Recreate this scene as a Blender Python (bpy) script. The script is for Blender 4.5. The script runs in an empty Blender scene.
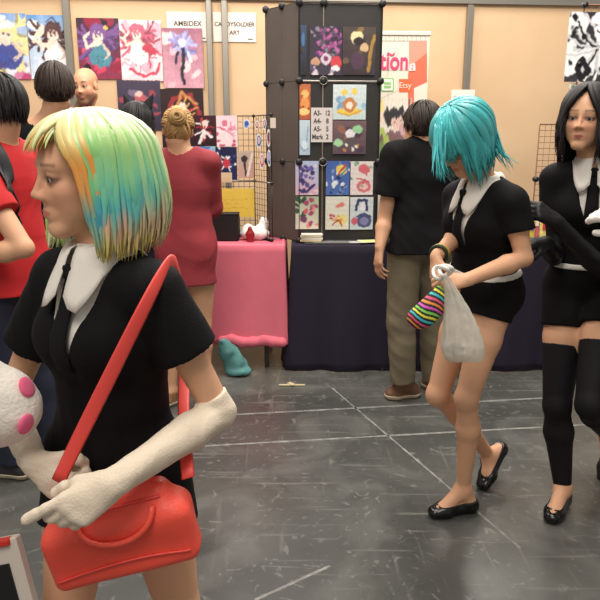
import bpy, math
import numpy as np
from mathutils import Vector, Matrix

C = bpy.context.scene.collection
CAMZ, FOC = 1.45, 650.0
TH = math.atan(160/650)
rng = np.random.RandomState(7)

def V(*a): return np.array(a, float)
def P(px, py, Y):
    """photo direction (px,py) carried out to ground distance Y in front of the camera"""
    dx, dy = (px-300)/FOC, (300-py)/FOC
    d = V(0, math.cos(TH), -math.sin(TH)) + dx*V(1, 0, 0) + dy*V(0, math.sin(TH), math.cos(TH))
    return V(0, 0, CAMZ) + d*(Y/d[1])
def F(px, py):
    dx, dy = (px-300)/FOC, (300-py)/FOC
    d = V(0, math.cos(TH), -math.sin(TH)) + dx*V(1, 0, 0) + dy*V(0, math.sin(TH), math.cos(TH))
    return V(0, 0, CAMZ) + d*(-CAMZ/d[2])
def nrm(v):
    v = np.asarray(v, float); return v/(np.linalg.norm(v)+1e-12)
def lin(c):
    c = np.asarray(c, float)/255.0
    return np.where(c <= .04045, c/12.92, ((c+.055)/1.055)**2.4)

# ------------------------------------------------------------------ materials
MATS = {}
def mat(name, rgb=None, rough=.6, metal=0, attr=False, bump=0, bscale=60, spec=.5, vary=0, vscale=8, sheen=0, alpha=1, trans=0):
    if name in MATS: return MATS[name]
    m = bpy.data.materials.new(name); m.use_nodes = True
    nt = m.node_tree; b = nt.nodes['Principled BSDF']
    b.inputs['Roughness'].default_value = rough; b.inputs['Metallic'].default_value = metal
    b.inputs['Specular IOR Level'].default_value = spec
    b.inputs['Alpha'].default_value = alpha
    b.inputs['Transmission Weight'].default_value = trans
    if sheen: b.inputs['Sheen Weight'].default_value = sheen
    if rgb is not None:
        l = lin(rgb); b.inputs['Base Color'].default_value = (*l, 1)
    if attr:
        a = nt.nodes.new('ShaderNodeAttribute'); a.attribute_name = 'Col'
        nt.links.new(a.outputs['Color'], b.inputs['Base Color'])
    elif vary:
        tc = nt.nodes.new('ShaderNodeTexCoord'); n = nt.nodes.new('ShaderNodeTexNoise'); n.inputs['Scale'].default_value = vscale
        n.inputs['Detail'].default_value = 5
        r = nt.nodes.new('ShaderNodeValToRGB')
        r.color_ramp.elements[0].position = .3; r.color_ramp.elements[1].position = .7
        r.color_ramp.elements[0].color = (*(l*(1-vary)), 1); r.color_ramp.elements[1].color = (*np.minimum(l*(1+vary), 1), 1)
        nt.links.new(tc.outputs['Object'], n.inputs['Vector']); nt.links.new(n.outputs['Fac'], r.inputs['Fac'])
        nt.links.new(r.outputs['Color'], b.inputs['Base Color'])
    if bump:
        tc = nt.nodes.new('ShaderNodeTexCoord'); n = nt.nodes.new('ShaderNodeTexNoise'); n.inputs['Scale'].default_value = bscale
        bp = nt.nodes.new('ShaderNodeBump'); bp.inputs['Strength'].default_value = bump; bp.inputs['Distance'].default_value = .01
        nt.links.new(tc.outputs['Object'], n.inputs['Vector']); nt.links.new(n.outputs['Fac'], bp.inputs['Height'])
        nt.links.new(bp.outputs['Normal'], b.inputs['Normal'])
    MATS[name] = m; return m

# ------------------------------------------------------------------ objects
def worldloc(o):
    l = Vector((0, 0, 0))
    while o is not None: l += Vector(o.location); o = o.parent
    return np.array(l)
def thing(name, label, cat, loc, group=None):
    o = bpy.data.objects.new(name, None); C.objects.link(o); o.location = tuple(loc)
    o.empty_display_size = .1
    o['label'] = label; o['category'] = cat
    if group: o['group'] = group
    return o
def tag(o, label=None, cat=None, group=None, kind=None):
    if label: o['label'] = label
    if cat: o['category'] = cat
    if group: o['group'] = group
    if kind: o['kind'] = kind
    return o
def mesh_obj(name, v, f, m, parent=None, col=None, smooth=True, origin=None):
    """v in world coordinates; f list/array of faces"""
    v = np.asarray(v, float)
    base = worldloc(parent) if parent is not None else V(0, 0, 0)
    off = V(0, 0, 0) if parent is not None else (np.asarray(origin, float) if origin is not None else V(v[:, 0].mean(), v[:, 1].mean(), v[:, 2].min()))
    vv = v-base-off
    me = bpy.data.meshes.new(name)
    if isinstance(f, np.ndarray):
        n, k = f.shape
        me.vertices.add(len(vv)); me.vertices.foreach_set('co', vv.astype(np.float32).ravel())
        me.loops.add(n*k); me.loops.foreach_set('vertex_index', f.astype(np.int32).ravel())
        me.polygons.add(n); me.polygons.foreach_set('loop_start', np.arange(0, n*k, k, dtype=np.int32))
        me.update(calc_edges=True)
    else:
        me.from_pydata([tuple(x) for x in vv], [], [tuple(int(i) for i in x) for x in f]); me.update()
    me.validate()
    if smooth and len(me.polygons): me.polygons.foreach_set('use_smooth', [True]*len(me.polygons))
    if col is not None:
        a = me.color_attributes.new('Col', 'FLOAT_COLOR', 'POINT')
        cc = np.ones((len(vv), 4), np.float32); cc[:, :3] = col
        if len(a.data) == len(vv): a.data.foreach_set('color', cc.ravel())
    me.materials.append(m)
    o = bpy.data.objects.new(name, me); C.objects.link(o)
    o.location = tuple(off)
    if parent is not None: o.parent = parent
    return o

class MB:
    """collects shapes into one mesh"""
    def __init__(s): s.v = []; s.f = []; s.c = []; s.n = 0
    def add(s, v, f, c=None):
        v = np.asarray(v, float); s.v.append(v)
        for q in f: s.f.append(tuple(int(i)+s.n for i in q))
        s.c.append(np.tile(np.asarray(c if c is not None else (1, 1, 1), float), (len(v), 1)) if c is None or np.ndim(c) == 1 else np.asarray(c))
        s.n += len(v); return s
    def box(s, c, size, R=None, bevel=0, col=None):
        h = np.asarray(size, float)/2; c = np.asarray(c, float)
        R = np.eye(3) if R is None else R
        b = min(bevel, h.min()*.9) if bevel else 0
        if not b:
            v = np.array([[x, y, z] for x in (-1, 1) for y in (-1, 1) for z in (-1, 1)])*h
            f = [(0, 1, 3, 2), (4, 6, 7, 5), (0, 4, 5, 1), (2, 3, 7, 6), (0, 2, 6, 4), (1, 5, 7, 3)]
            return s.add(v@R.T+c, f, col)
        v = []; idx = {}
        for x in (-1, 1):
            for y in (-1, 1):
                for z in (-1, 1):
                    for a in range(3):
                        p = V(x*h[0], y*h[1], z*h[2]); 
                        for q in range(3):
                            if q != a: p[q] -= (x, y, z)[q]*b
                        idx[(x, y, z, a)] = len(v); v.append(p)
        f = []
        for a in range(3):
            o1, o2 = [q for q in range(3) if q != a]
            for sg in (-1, 1):
                ring = []
                for (u, w) in ((-1, -1), (1, -1), (1, 1), (-1, 1)):
                    k = [0, 0, 0]; k[a] = sg; k[o1] = u; k[o2] = w; ring.append(idx[(*k, a)])
                f.append(ring if (sg > 0) == (a != 1) else ring[::-1])
        for a in range(3):     # edges along axis a
            o1, o2 = [q for q in range(3) if q != a]
            for u in (-1, 1):
                for w in (-1, 1):
                    k0 = [0, 0, 0]; k0[o1] = u; k0[o2] = w; k1 = list(k0); k0[a] = -1; k1[a] = 1
                    q = [idx[(*k0, o1)], idx[(*k1, o1)], idx[(*k1, o2)], idx[(*k0, o2)]]
                    n = np.cross(v[q[1]]-v[q[0]], v[q[3]]-v[q[0]]); m = (v[q[0]]+v[q[2]])/2; m[a] = 0
                    f.append(q if n@m > 0 else q[::-1])
        for x in (-1, 1):
            for y in (-1, 1):
                for z in (-1, 1):
                    q = [idx[(x, y, z, 0)], idx[(x, y, z, 1)], idx[(x, y, z, 2)]]
                    f.append(q if x*y*z > 0 else q[::-1])
        return s.add(np.array(v)@R.T+c, f, col)
    def tube(s, pts, r, n=8, flat=None, col=None, closed=False):
        """round tube, or a ribbon when flat=(normal, thickness ratio)"""
        pts = np.asarray(pts, float); m = len(pts); r = np.broadcast_to(r, (m,))
        T = np.gradient(pts, axis=0) if not closed else np.roll(pts, -1, 0)-np.roll(pts, 1, 0)
        T /= np.linalg.norm(T, axis=1)[:, None]+1e-12
        if flat is None:
            ref = V(0, 0, 1) if abs(T[:, 2]).mean() < .8 else V(0, 1, 0)
            N = np.cross(T, ref); k = 1
        else:
            N0, k = flat; N0 = np.broadcast_to(N0, (m, 3)); N = np.cross(T, N0)
        N /= np.linalg.norm(N, axis=1)[:, None]+1e-12; B = np.cross(N, T)
        v = []
        for i in range(m):
            for j in range(n):
                a = 2*math.pi*j/n
                v.append(pts[i]+r[i]*(math.cos(a)*N[i]+k*math.sin(a)*B[i]))
        f = []
        for i in range(m if closed else m-1):
            i2 = (i+1) % m
            for j in range(n):
                f.append((i*n+j, i*n+(j+1) % n, i2*n+(j+1) % n, i2*n+j))
        if not closed:
            f.append(tuple(range(n))[::-1]); f.append(tuple((m-1)*n+j for j in range(n)))
        return s.add(v, f, col)
    def prism(s, poly, o, X, Y, th, col=None):
        """polygon (2d) in frame o,X,Y extruded by th against X x Y"""
        o, X, Y = map(lambda q: np.asarray(q, float), (o, X, Y)); N = nrm(np.cross(X, Y))
        n = len(poly); a = [o+X*p[0]+Y*p[1] for p in poly]; b = [q-N*th for q in a]
        f = [tuple(range(n)), tuple(range(2*n-1, n-1, -1))]+[(i, i+n, (i+1) % n+n, (i+1) % n) for i in range(n)]
        return s.add(a+b, f, col)
    def sheet(s, G, th=0, col=None):
        """G: (a,b,3) grid of points; with thickness gets a back and rim"""
        G = np.asarray(G, float); a, b = G.shape[:2]
        f = [(i*b+j, (i+1)*b+j, (i+1)*b+j+1, i*b+j+1) for i in range(a-1) for j in range(b-1)]
        if not th: return s.add(G.reshape(-1, 3), f, col)
        du = np.gradient(G, axis=0); dv = np.gradient(G, axis=1); N = np.cross(du, dv); N /= np.linalg.norm(N, axis=2)[..., None]+1e-12
        H = (G-N*th).reshape(-1, 3); n = a*b
        f2 = [(q[3]+n, q[2]+n, q[1]+n, q[0]+n) for q in f]
        rim = [i*b for i in range(a)]+[(a-1)*b+j for j in range(1, b)]+[i*b+b-1 for i in range(a-2, -1, -1)]+[j for j in range(b-2, 0, -1)]
        f3 = [(rim[i], rim[(i+1) % len(rim)], rim[(i+1) % len(rim)]+n, rim[i]+n)[::-1] for i in range(len(rim))]
        if col is not None and np.ndim(col) > 1: col = np.vstack([col, col])
        return s.add(np.vstack([G.reshape(-1, 3), H]), f+f2+f3, col)
    def build(s, name, m, parent=None, smooth=False, origin=None, usecol=False):
        return mesh_obj(name, np.vstack(s.v), s.f, m, parent, np.vstack(s.c) if usecol else None, smooth, origin)

def text(name, s, loc, X, Yv, size, m, parent, th=.001, align='CENTER', bold=0, sx=1):
    cu = bpy.data.curves.new(name, 'FONT'); cu.body = s; cu.size = size; cu.extrude = th; cu.align_x = align; cu.offset = bold
    cu.align_y = 'CENTER'
    o = bpy.data.objects.new(name, cu); C.objects.link(o)
    bpy.context.view_layer.update()
    me = bpy.data.meshes.new_from_object(o.evaluated_get(bpy.context.evaluated_depsgraph_get()))
    bpy.data.objects.remove(o)
    X = nrm(X); Yv = nrm(Yv); Z = np.cross(X, Yv)
    co = np.zeros(len(me.vertices)*3, np.float32); me.vertices.foreach_get('co', co); co = co.reshape(-1, 3)
    w = co[:, :1]*X*sx+co[:, 1:2]*Yv+co[:, 2:]*Z+np.asarray(loc)
    faces = [tuple(p.vertices) for p in me.polygons]
    return mesh_obj(name, w, faces, m, parent, smooth=False)

# ------------------------------------------------------------------ implicit surfaces
class Sdf:
    def __init__(s): s.p = []; s.disp = None; s.cols = []
    def cap(s, a, b, ra, rb, k=.015, col=(1, 1, 1), flat=None, end=None, start=None, op='u', infl=0):
        s.p.append(dict(t='c', a=np.asarray(a, float), b=np.asarray(b, float), ra=ra+infl, rb=rb+infl, k=k, col=col, flat=flat, end=end, start=start, op=op)); return s
    def ell(s, c, r, R=None, k=.015, col=(1, 1, 1), op='u', infl=0):
        s.p.append(dict(t='e', c=np.asarray(c, float), r=np.asarray(r, float)+infl, R=np.eye(3) if R is None else R, k=k, col=col, op=op)); return s
    def box(s, c, h, R=None, rad=.01, k=.01, col=(1, 1, 1), op='u'):
        s.p.append(dict(t='b', c=np.asarray(c, float), h=np.asarray(h, float), R=np.eye(3) if R is None else R, rad=rad, k=k, col=col, op=op)); return s
    def plane(s, pt, n, k=.002):
        s.p.append(dict(t='p', c=np.asarray(pt, float), n=nrm(n), k=k, op='i', col=(0, 0, 0))); return s
    def fn(s, func, op='i', k=.003, col=(0, 0, 0)):
        s.p.append(dict(t='f', f=func, op=op, k=k, col=col)); return s
    def dist(s, q, p):
        t = q['t']
        if t == 'c':
            a, b = q['a'], q['b']; w = p-a; ba = b-a
            L2 = ba@ba+1e-12
            h0 = (w@ba)/L2; 
            fac = 1
            if q['flat'] is not None:
                n, sc = q['flat']; n = nrm(n)
                w = w+np.outer(w@n, n)*(1/sc-1); ba2 = ba+n*(ba@n)*(1/sc-1)
                h = np.clip((w@ba2)/(ba2@ba2+1e-12), 0, 1); w = w-h[:, None]*ba2; fac = (1+sc)/2 if sc < 1 else 1
            else:
                h = np.clip(h0, 0, 1); w = w-h[:, None]*ba
            d = (np.sqrt((w*w).sum(1))-(q['ra']+h*(q['rb']-q['ra'])))*fac
            L = math.sqrt(L2)
            if q['end'] is not None: d = np.maximum(d, (h0-1)*L-q['end'])
            if q['start'] is not None: d = np.maximum(d, -h0*L-q['start'])
            return d
        if t == 'e':
            w = (p-q['c'])@q['R']; r = q['r']
            k0 = np.sqrt(((w/r)**2).sum(1)); k1 = np.sqrt(((w/r**2)**2).sum(1))+1e-9
            return k0*(k0-1)/k1
        if t == 'b':
            w = np.abs((p-q['c'])@q['R'])-(q['h']-q['rad'])
            return np.sqrt((np.maximum(w, 0)**2).sum(1))+np.minimum(w.max(1), 0)-q['rad']
        if t == 'p': return (p-q['c'])@q['n']
        return q['f'](p)
    def eval(s, p, sel=None, col=False):
        d = np.full(len(p), 9.); c = np.ones((len(p), 3))
        for i, q in enumerate(s.p):
            if sel is not None and not sel[i]: continue
            e = s.dist(q, p); k = q['k']
            if q['op'] == 'u':
                h = np.clip(.5+.5*(d-e)/k, 0, 1); d = d*(1-h)+e*h-k*h*(1-h)
            elif q['op'] == 's':
                h = np.clip(.5-.5*(d+e)/k, 0, 1); d = d*(1-h)-e*h+k*h*(1-h)
            else:
                h = np.clip(.5-.5*(d-e)/k, 0, 1); d = d*(1-h)+e*h+k*h*(1-h)
            if col and q['op'] == 'u': hh = np.clip(.5+.5*(h-.5)*6, 0, 1)[:, None]; c = c*(1-hh)+np.asarray(q['col'])*hh
        if s.disp is not None: d = d+s.disp(p)
        return (d, c) if col else d
    def bounds(s):
        lo, hi = np.full(3, 9e9), np.full(3, -9e9)
        for q in s.p:
            if q['op'] != 'u': continue
            if q['t'] == 'c':
                r = max(q['ra'], q['rb']); 
                if q['flat'] is not None: r *= max(1, q['flat'][1])
                a, b = np.minimum(q['a'], q['b'])-r, np.maximum(q['a'], q['b'])+r
            elif q['t'] == 'e': e = np.abs(q['R'])@q['r']; a, b = q['c']-e, q['c']+e
            elif q['t'] == 'b': e = np.abs(q['R'])@q['h']; a, b = q['c']-e, q['c']+e
            else: continue
            lo = np.minimum(lo, a); hi = np.maximum(hi, b)
        return lo-.03, hi+.03
    def mesh(s, h):
        B = 8; H = B*h; lo, hi = s.bounds(); n = np.ceil((hi-lo)/H).astype(int)+1
        I = np.stack(np.meshgrid(*[np.arange(k) for k in n], indexing='ij'), -1).reshape(-1, 3)
        cen = lo+(I+.5)*H; Rc = H*.87
        D = np.stack([s.dist(q, cen) for q in s.p])
        isu = np.array([q['op'] == 'u' for q in s.p]); ks = np.array([q['k'] for q in s.p])
        dall = s.eval(cen)
        act = np.where(np.abs(dall) < Rc*1.35+.012)[0]
        g = np.arange(B+1)*h; G = np.stack(np.meshgrid(g, g, g, indexing='ij'), -1).reshape(-1, 3)
        vals = np.zeros((len(act), (B+1)**3), np.float32)
        minu = D[isu].min(0)
        fixed = np.array([q['op'] == 'i' for q in s.p])
        for j, a in enumerate(act):
            dc = D[:, a]
            sel = (isu & (dc < minu[a]+2.6*Rc+ks)) | fixed | ((~isu) & (dc < 1.8*Rc+ks))
            vals[j] = s.eval(lo+I[a]*H+G, sel)
        vals = vals.reshape(len(act), B+1, B+1, B+1)
        sg = vals < 0
        cnt = sum(sg[:, x:x+B, y:y+B, z:z+B].astype(np.int8) for x in (0, 1) for y in (0, 1) for z in (0, 1))
        ch, cx, cy, cz = np.where((cnt > 0) & (cnt < 8))
        acc = np.zeros((len(ch), 3)); num = np.zeros(len(ch))
        cor = [(x, y, z) for x in (0, 1) for y in (0, 1) for z in (0, 1)]
        cv = {c: vals[ch, cx+c[0], cy+c[1], cz+c[2]] for c in cor}
        for a in cor:
            for ax in range(3):
                if a[ax]: continue
                b = list(a); b[ax] = 1; b = tuple(b); va, vb = cv[a], cv[b]
                m = (va < 0) != (vb < 0); t = np.where(m, va/np.where(m, va-vb, 1), 0)
                pos = np.tile(np.array(a, float), (len(ch), 1)); pos[:, ax] += t
                acc += pos*m[:, None]; num += m
        loc = acc/num[:, None]
        gi = I[act[ch]]*B+np.stack([cx, cy, cz], 1)
        v = lo+(gi+loc)*h
        N = n*B+2; cid = (gi[:, 0]*N[1]+gi[:, 1])*N[2]+gi[:, 2]
        order = np.argsort(cid); sid = cid[order]
        def look(g):
            q = (g[:, 0]*N[1]+g[:, 1])*N[2]+g[:, 2]; k = np.clip(np.searchsorted(sid, q), 0, len(sid)-1)
            return np.where(sid[k] == q, order[k], -1)
        quads = []
        for ax in range(3):
            b = [0, 0, 0]; b[ax] = 1; va, vb = cv[(0, 0, 0)] < 0, cv[tuple(b)] < 0
            m = va != vb; g = gi[m]; e1, e2 = np.zeros(3, int), np.zeros(3, int); e1[(ax+1) % 3] = 1; e2[(ax+2) % 3] = 1
            q = np.stack([look(g), look(g-e1), look(g-e1-e2), look(g-e2)], 1)
            fl = ~va[m]; q[fl] = q[fl][:, ::-1]
            quads.append(q[(q >= 0).all(1)])
        f = np.vstack(quads)
        return v, f
    def build(s, name, h, m, parent=None, col=False, paint=None, smooth=1):
        v, f = s.mesh(h)
        c = None
        # light tangential smoothing
        for _ in range(smooth):
            acc = np.zeros_like(v); cn = np.zeros(len(v))
            for a, b in ((0, 1), (1, 2), (2, 3), (3, 0)):
                np.add.at(acc, f[:, a], v[f[:, b]]); np.add.at(acc, f[:, b], v[f[:, a]]); np.add.at(cn, f[:, a], 1); np.add.at(cn, f[:, b], 1)
            v = np.where(cn[:, None] > 0, v*.5+.5*acc/np.maximum(cn, 1)[:, None], v)
        if col or paint:
            _, c = s.eval(v, col=True)
            if paint: c = paint(v, c)
        return mesh_obj(name, v, f, m, parent, c)

def folds(amp, freq, seed=0, stretch=(1, 1, .45)):
    r = np.random.RandomState(seed); K = r.normal(size=(5, 3))*np.array(stretch)*freq; ph = r.rand(5)*6; W = r.normal(size=(5, 3))*freq*.5
    def d(p):
        o = 0
        for i in range(5): o = o+np.sin(p@K[i]+ph[i]+1.3*np.sin(p@W[i]))
        return amp*(o/5+.35*np.abs(np.sin(p@K[0]*1.7+2*np.sin(p@W[1]))))
    return d

# ------------------------------------------------------------------ people
SKIN = lin((216, 165, 130)); UP = V(0, 0, 1)
def facing(a):
    a = math.radians(a); return V(-math.sin(a), -math.cos(a), 0)
def leftof(f): return nrm(np.cross(UP, f))
def head_frame(yaw, pitch=0, roll=0):
    """columns: left, forward, up.  pitch>0 looks down, roll>0 tilts towards own left"""
    f = facing(yaw); l = leftof(f); u = UP.copy(); p = math.radians(pitch)
    f2 = f*math.cos(p)-u*math.sin(p); u2 = u*math.cos(p)+f*math.sin(p)
    r = math.radians(roll); u3 = u2*math.cos(r)+l*math.sin(r); l3 = l*math.cos(r)-u2*math.sin(r)
    return np.stack([l3, f2, u3], 1)
class Head:
    def __init__(s, c, R, sc=.95): s.c = np.asarray(c, float); s.R = R; s.s = sc
    def w(s, x, y, z): return s.c+s.R@(V(x, y, z)*s.s)
    def loc(s, p): return ((p-s.c)@s.R)/s.s
def head_prims(S, hd, skin, male=False, detail=True, ears=True):
    e = lambda c, r, k=.012, op='u', R=None: S.ell(hd.w(*c), np.array(r)*hd.s, hd.R if R is None else hd.R@R, k, skin, op)
    c_ = lambda a, b, ra, rb, k=.01, op='u': S.cap(hd.w(*a), hd.w(*b), ra*hd.s, rb*hd.s, k, skin, op=op)
    m = 1.06 if male else 1
    e((0, -.018, .042), (.073, .092, .082)); e((0, .022, .03), (.062, .062, .062), .02)
    e((0, .028, -.035), (.057 if male else .052, .056, .080), .02)
    for x in (-1, 1):
        c_((x*(.053 if male else .048), -.005, -.052), (x*.012*m, .066, -.098), .016, .013*m, .025)
        e((x*.036, .052, -.022), (.024, .026, .022), .018)
    c_((-.008, .068, -.099), (.008, .068, -.099), .016*m, .016*m, .014)
    c_((-.034, .068, .026), (.034, .068, .026), .014, .014, .016)
    if not detail: 
        c_((0, .084, .01), (0, .104, -.03), .008, .011, .012)
        return
    for x in (-1, 1):
        e((x*.031, .092, .003), (.018, .013, .012), .014, 's')
        e((x*.031, .070, .003), (.0160, .0160, .0150), .004)
        e((x*.031, .090, .002), (.0136, .0140, .0047), .0025, 's')
    c_((0, .080, .016), (0, .1015, -.025), .0060, .0075, .012)
    e((0, .1015, -.0265), (.0078, .0085, .0070), .006)
    for x in (-1, 1):
        e((x*.0105, .089, -.031), (.0075, .014, .0075), .008); e((x*.037, .038, -.048), (.022, .028, .034), .02); e((x*.014, .072, -.030), (.016, .016, .022), .012)
        e((x*.0055, .097, -.0385), (.003, .005, .003), .002, 's')
    e((0, .076, -.066), (.023, .015, .016), .014)
    c_((0, .089, -.042), (0, .092, -.054), .003, .0025, .003, 's')
    for x in (-1, 1):
        c_((x*.003, .0890, -.0590), (x*.018, .080, -.064), .0040, .0020, .004)
        c_((x*.002, .0885, -.0690), (x*.016, .080, -.0655), .0048, .0022, .004)
        c_((0, .097, -.0645), (x*.021, .083, -.0650), .0012, .0010, .002, 's')
    e((0, .088, -.081), (.015, .005, .004), .006, 's')
    if ears:
        for x in (-1, 1):
            Rr = np.array([[math.cos(.35*x), -math.sin(.35*x), 0], [math.sin(.35*x), math.cos(.35*x), 0], [0, 0, 1]])
            e((x*.074, -.006, -.004), (.008, .017, .029), .006, 'u', Rr)
            e((x*.083, -.003, .001), (.005, .009, .018), .004, 's', Rr); c_((x*.079, -.0, -.02), (x*.081, .004, .0), .003, .003, .003)
def face_paint(hd, lips=(170, 90, 84), brow=(70, 50, 40), brow_z=.030, makeup=0, beard=None, scalp=None):
    L, Bc = lin(lips), lin(brow)
    def paint(p, c):
        q = hd.loc(p); x, y, z = np.abs(q[:, 0]), q[:, 1], q[:, 2]
        near = (np.linalg.norm(q, axis=1) < .16) & (y > .02)
        def mix(m, col, a): nonlocal c; w = (np.clip(m, 0, 1)*a*near)[:, None]; c = c*(1-w)+col*w
        mix(1-np.abs(z+.033+.0)/.05, lin((214, 130, 108)), .25*1)              # cheeks
        lp = 1.3-((x/.0205)**2+((z+.0642)/(.0078))**2)*1.2
        mix(lp*2*(y > .066), L, .85)
        bz = brow_z+.003-((x-.030)/.03)**2*.005
        mix((1.2-np.abs(z-bz)/(.0042 if beard else .0034))*(x > .012)*(x < .050)*2*(y > .03), Bc, .85 if beard else .6)
        em = 1.5-(((x-.031)/.018)**2+((z-.004)/.010)**2)
        mix(em*(y > .05), lin((120, 80, 66)), .45+makeup*.4)
        rim = 1-np.abs(np.sqrt(((x-.031)/.0150)**2+((z-.002)/.0072)**2)-1)/.28
        mix(rim*(y > .055)*(z > .002), lin((40, 28, 26)), .9); mix(rim*(y > .055)*(z <= .002), lin((90, 60, 52)), .5)
        if beard is not None:
            b = np.clip((-.035-z)/.02, 0, 1)*np.clip((y+.01)/.02, 0, 1)*(1-np.clip(lp*2, 0, 1)); near[:] = np.linalg.norm(q, axis=1) < .17
            mix(b, lin(beard), .72)
        return c
    return paint
def eyes(hd, parent, iris, gaze=(0, 0)):
    for x in (-1, 1):
        c = hd.w(x*.031, .0695, .003); n = 20; v = []; f = []; col = []
        for i in range(n+1):
            t = math.pi*i/n
            for j in range(24):
                a = 2*math.pi*j/24; d = V(math.sin(t)*math.cos(a), math.cos(t), math.sin(t)*math.sin(a))
                d = nrm(d+V(gaze[0], 0, gaze[1])*math.exp(-t)) 
                v.append(c+hd.R@(d*.0142*hd.s*(1+.04*math.exp(-(t/.4)**4))))
                col.append(lin((12, 10, 10)) if t < .17 else lin(iris) if t < .42 else lin((30, 22, 22)) if t < .48 else lin((186, 174, 166)))
        for i in range(n):
            for j in range(24): f.append((i*24+j, i*24+(j+1) % 24, (i+1)*24+(j+1) % 24, (i+1)*24+j))
        mesh_obj('eye', v, np.array(f), mat('eye_surface', attr=True, rough=.12), parent, np.array(col))

def bend(d, n, a):  # rotate d towards n
    a = math.radians(a); return d*math.cos(a)+n*math.sin(a), n*math.cos(a)-d*math.sin(a)
def hand(S, w, d, N, side, curls=(20, 25, 30, 35), sc=1., thumb=(40, 25, 20), col=SKIN, infl=0, spread=1., k=.004):
    """w wrist, d direction of the fingers, N out of the palm, side 'L'/'R'; curls: bend per joint of index..little"""
    d = nrm(d); N = nrm(N-(N@d)*d); T = np.cross(d, N)*(1 if side == 'R' else -1)
    off = np.array([.027, .0095, -.009, -.026])*sc; fw = np.array([.086, .089, .085, .077])*sc
    seg = [(.038, .023, .019), (.042, .026, .020), (.039, .024, .019), (.031, .018, .017)]
    rad = [.0085, .0086, .0081, .0070]
    S.cap(w-d*.01, w+d*.055*sc, .021*sc, .026*sc, .012, col, flat=(N, .62), infl=infl)
    for i in range(4):
        kn = w+d*fw[i]+T*off[i]
        S.cap(w+d*.015*sc+T*off[i]*.5, kn, .013*sc, .0105*sc, .010, col, infl=infl)
        fd = nrm(d+T*(1.5-i)*.07*spread); fn = nrm(N-(N@fd)*fd); p = kn
        cu = curls[i]; cu = cu if isinstance(cu, (tuple, list)) else (cu, cu*1.1, cu*.7)
        for j in range(3):
            fd, fn = bend(fd, fn, cu[j]); q = p+fd*seg[i][j]*sc
            S.cap(p, q, (rad[i]-.0007*j)*sc, (rad[i]-.0007*(j+1))*sc, k, col, infl=infl); p = q
    b = w+d*.018*sc+T*.018*sc+N*.004*sc
    td = nrm(d*math.cos(math.radians(thumb[0]))+T*math.sin(math.radians(thumb[0]))+N*.35); tn = nrm(-T*.8+N*.5); tn = nrm(tn-(tn@td)*td)
    p = b
    for j, (L, r) in enumerate(((.042, .0135), (.031, .0098), (.026, .0090))):
        q = p+td*L*sc; S.cap(p, q, r*sc, (r-.0014)*sc if j else .0100*sc, .008 if j == 0 else k, col, infl=infl); p = q
        if j < 2: td, tn = bend(td, tn, thumb[j+1])

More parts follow.
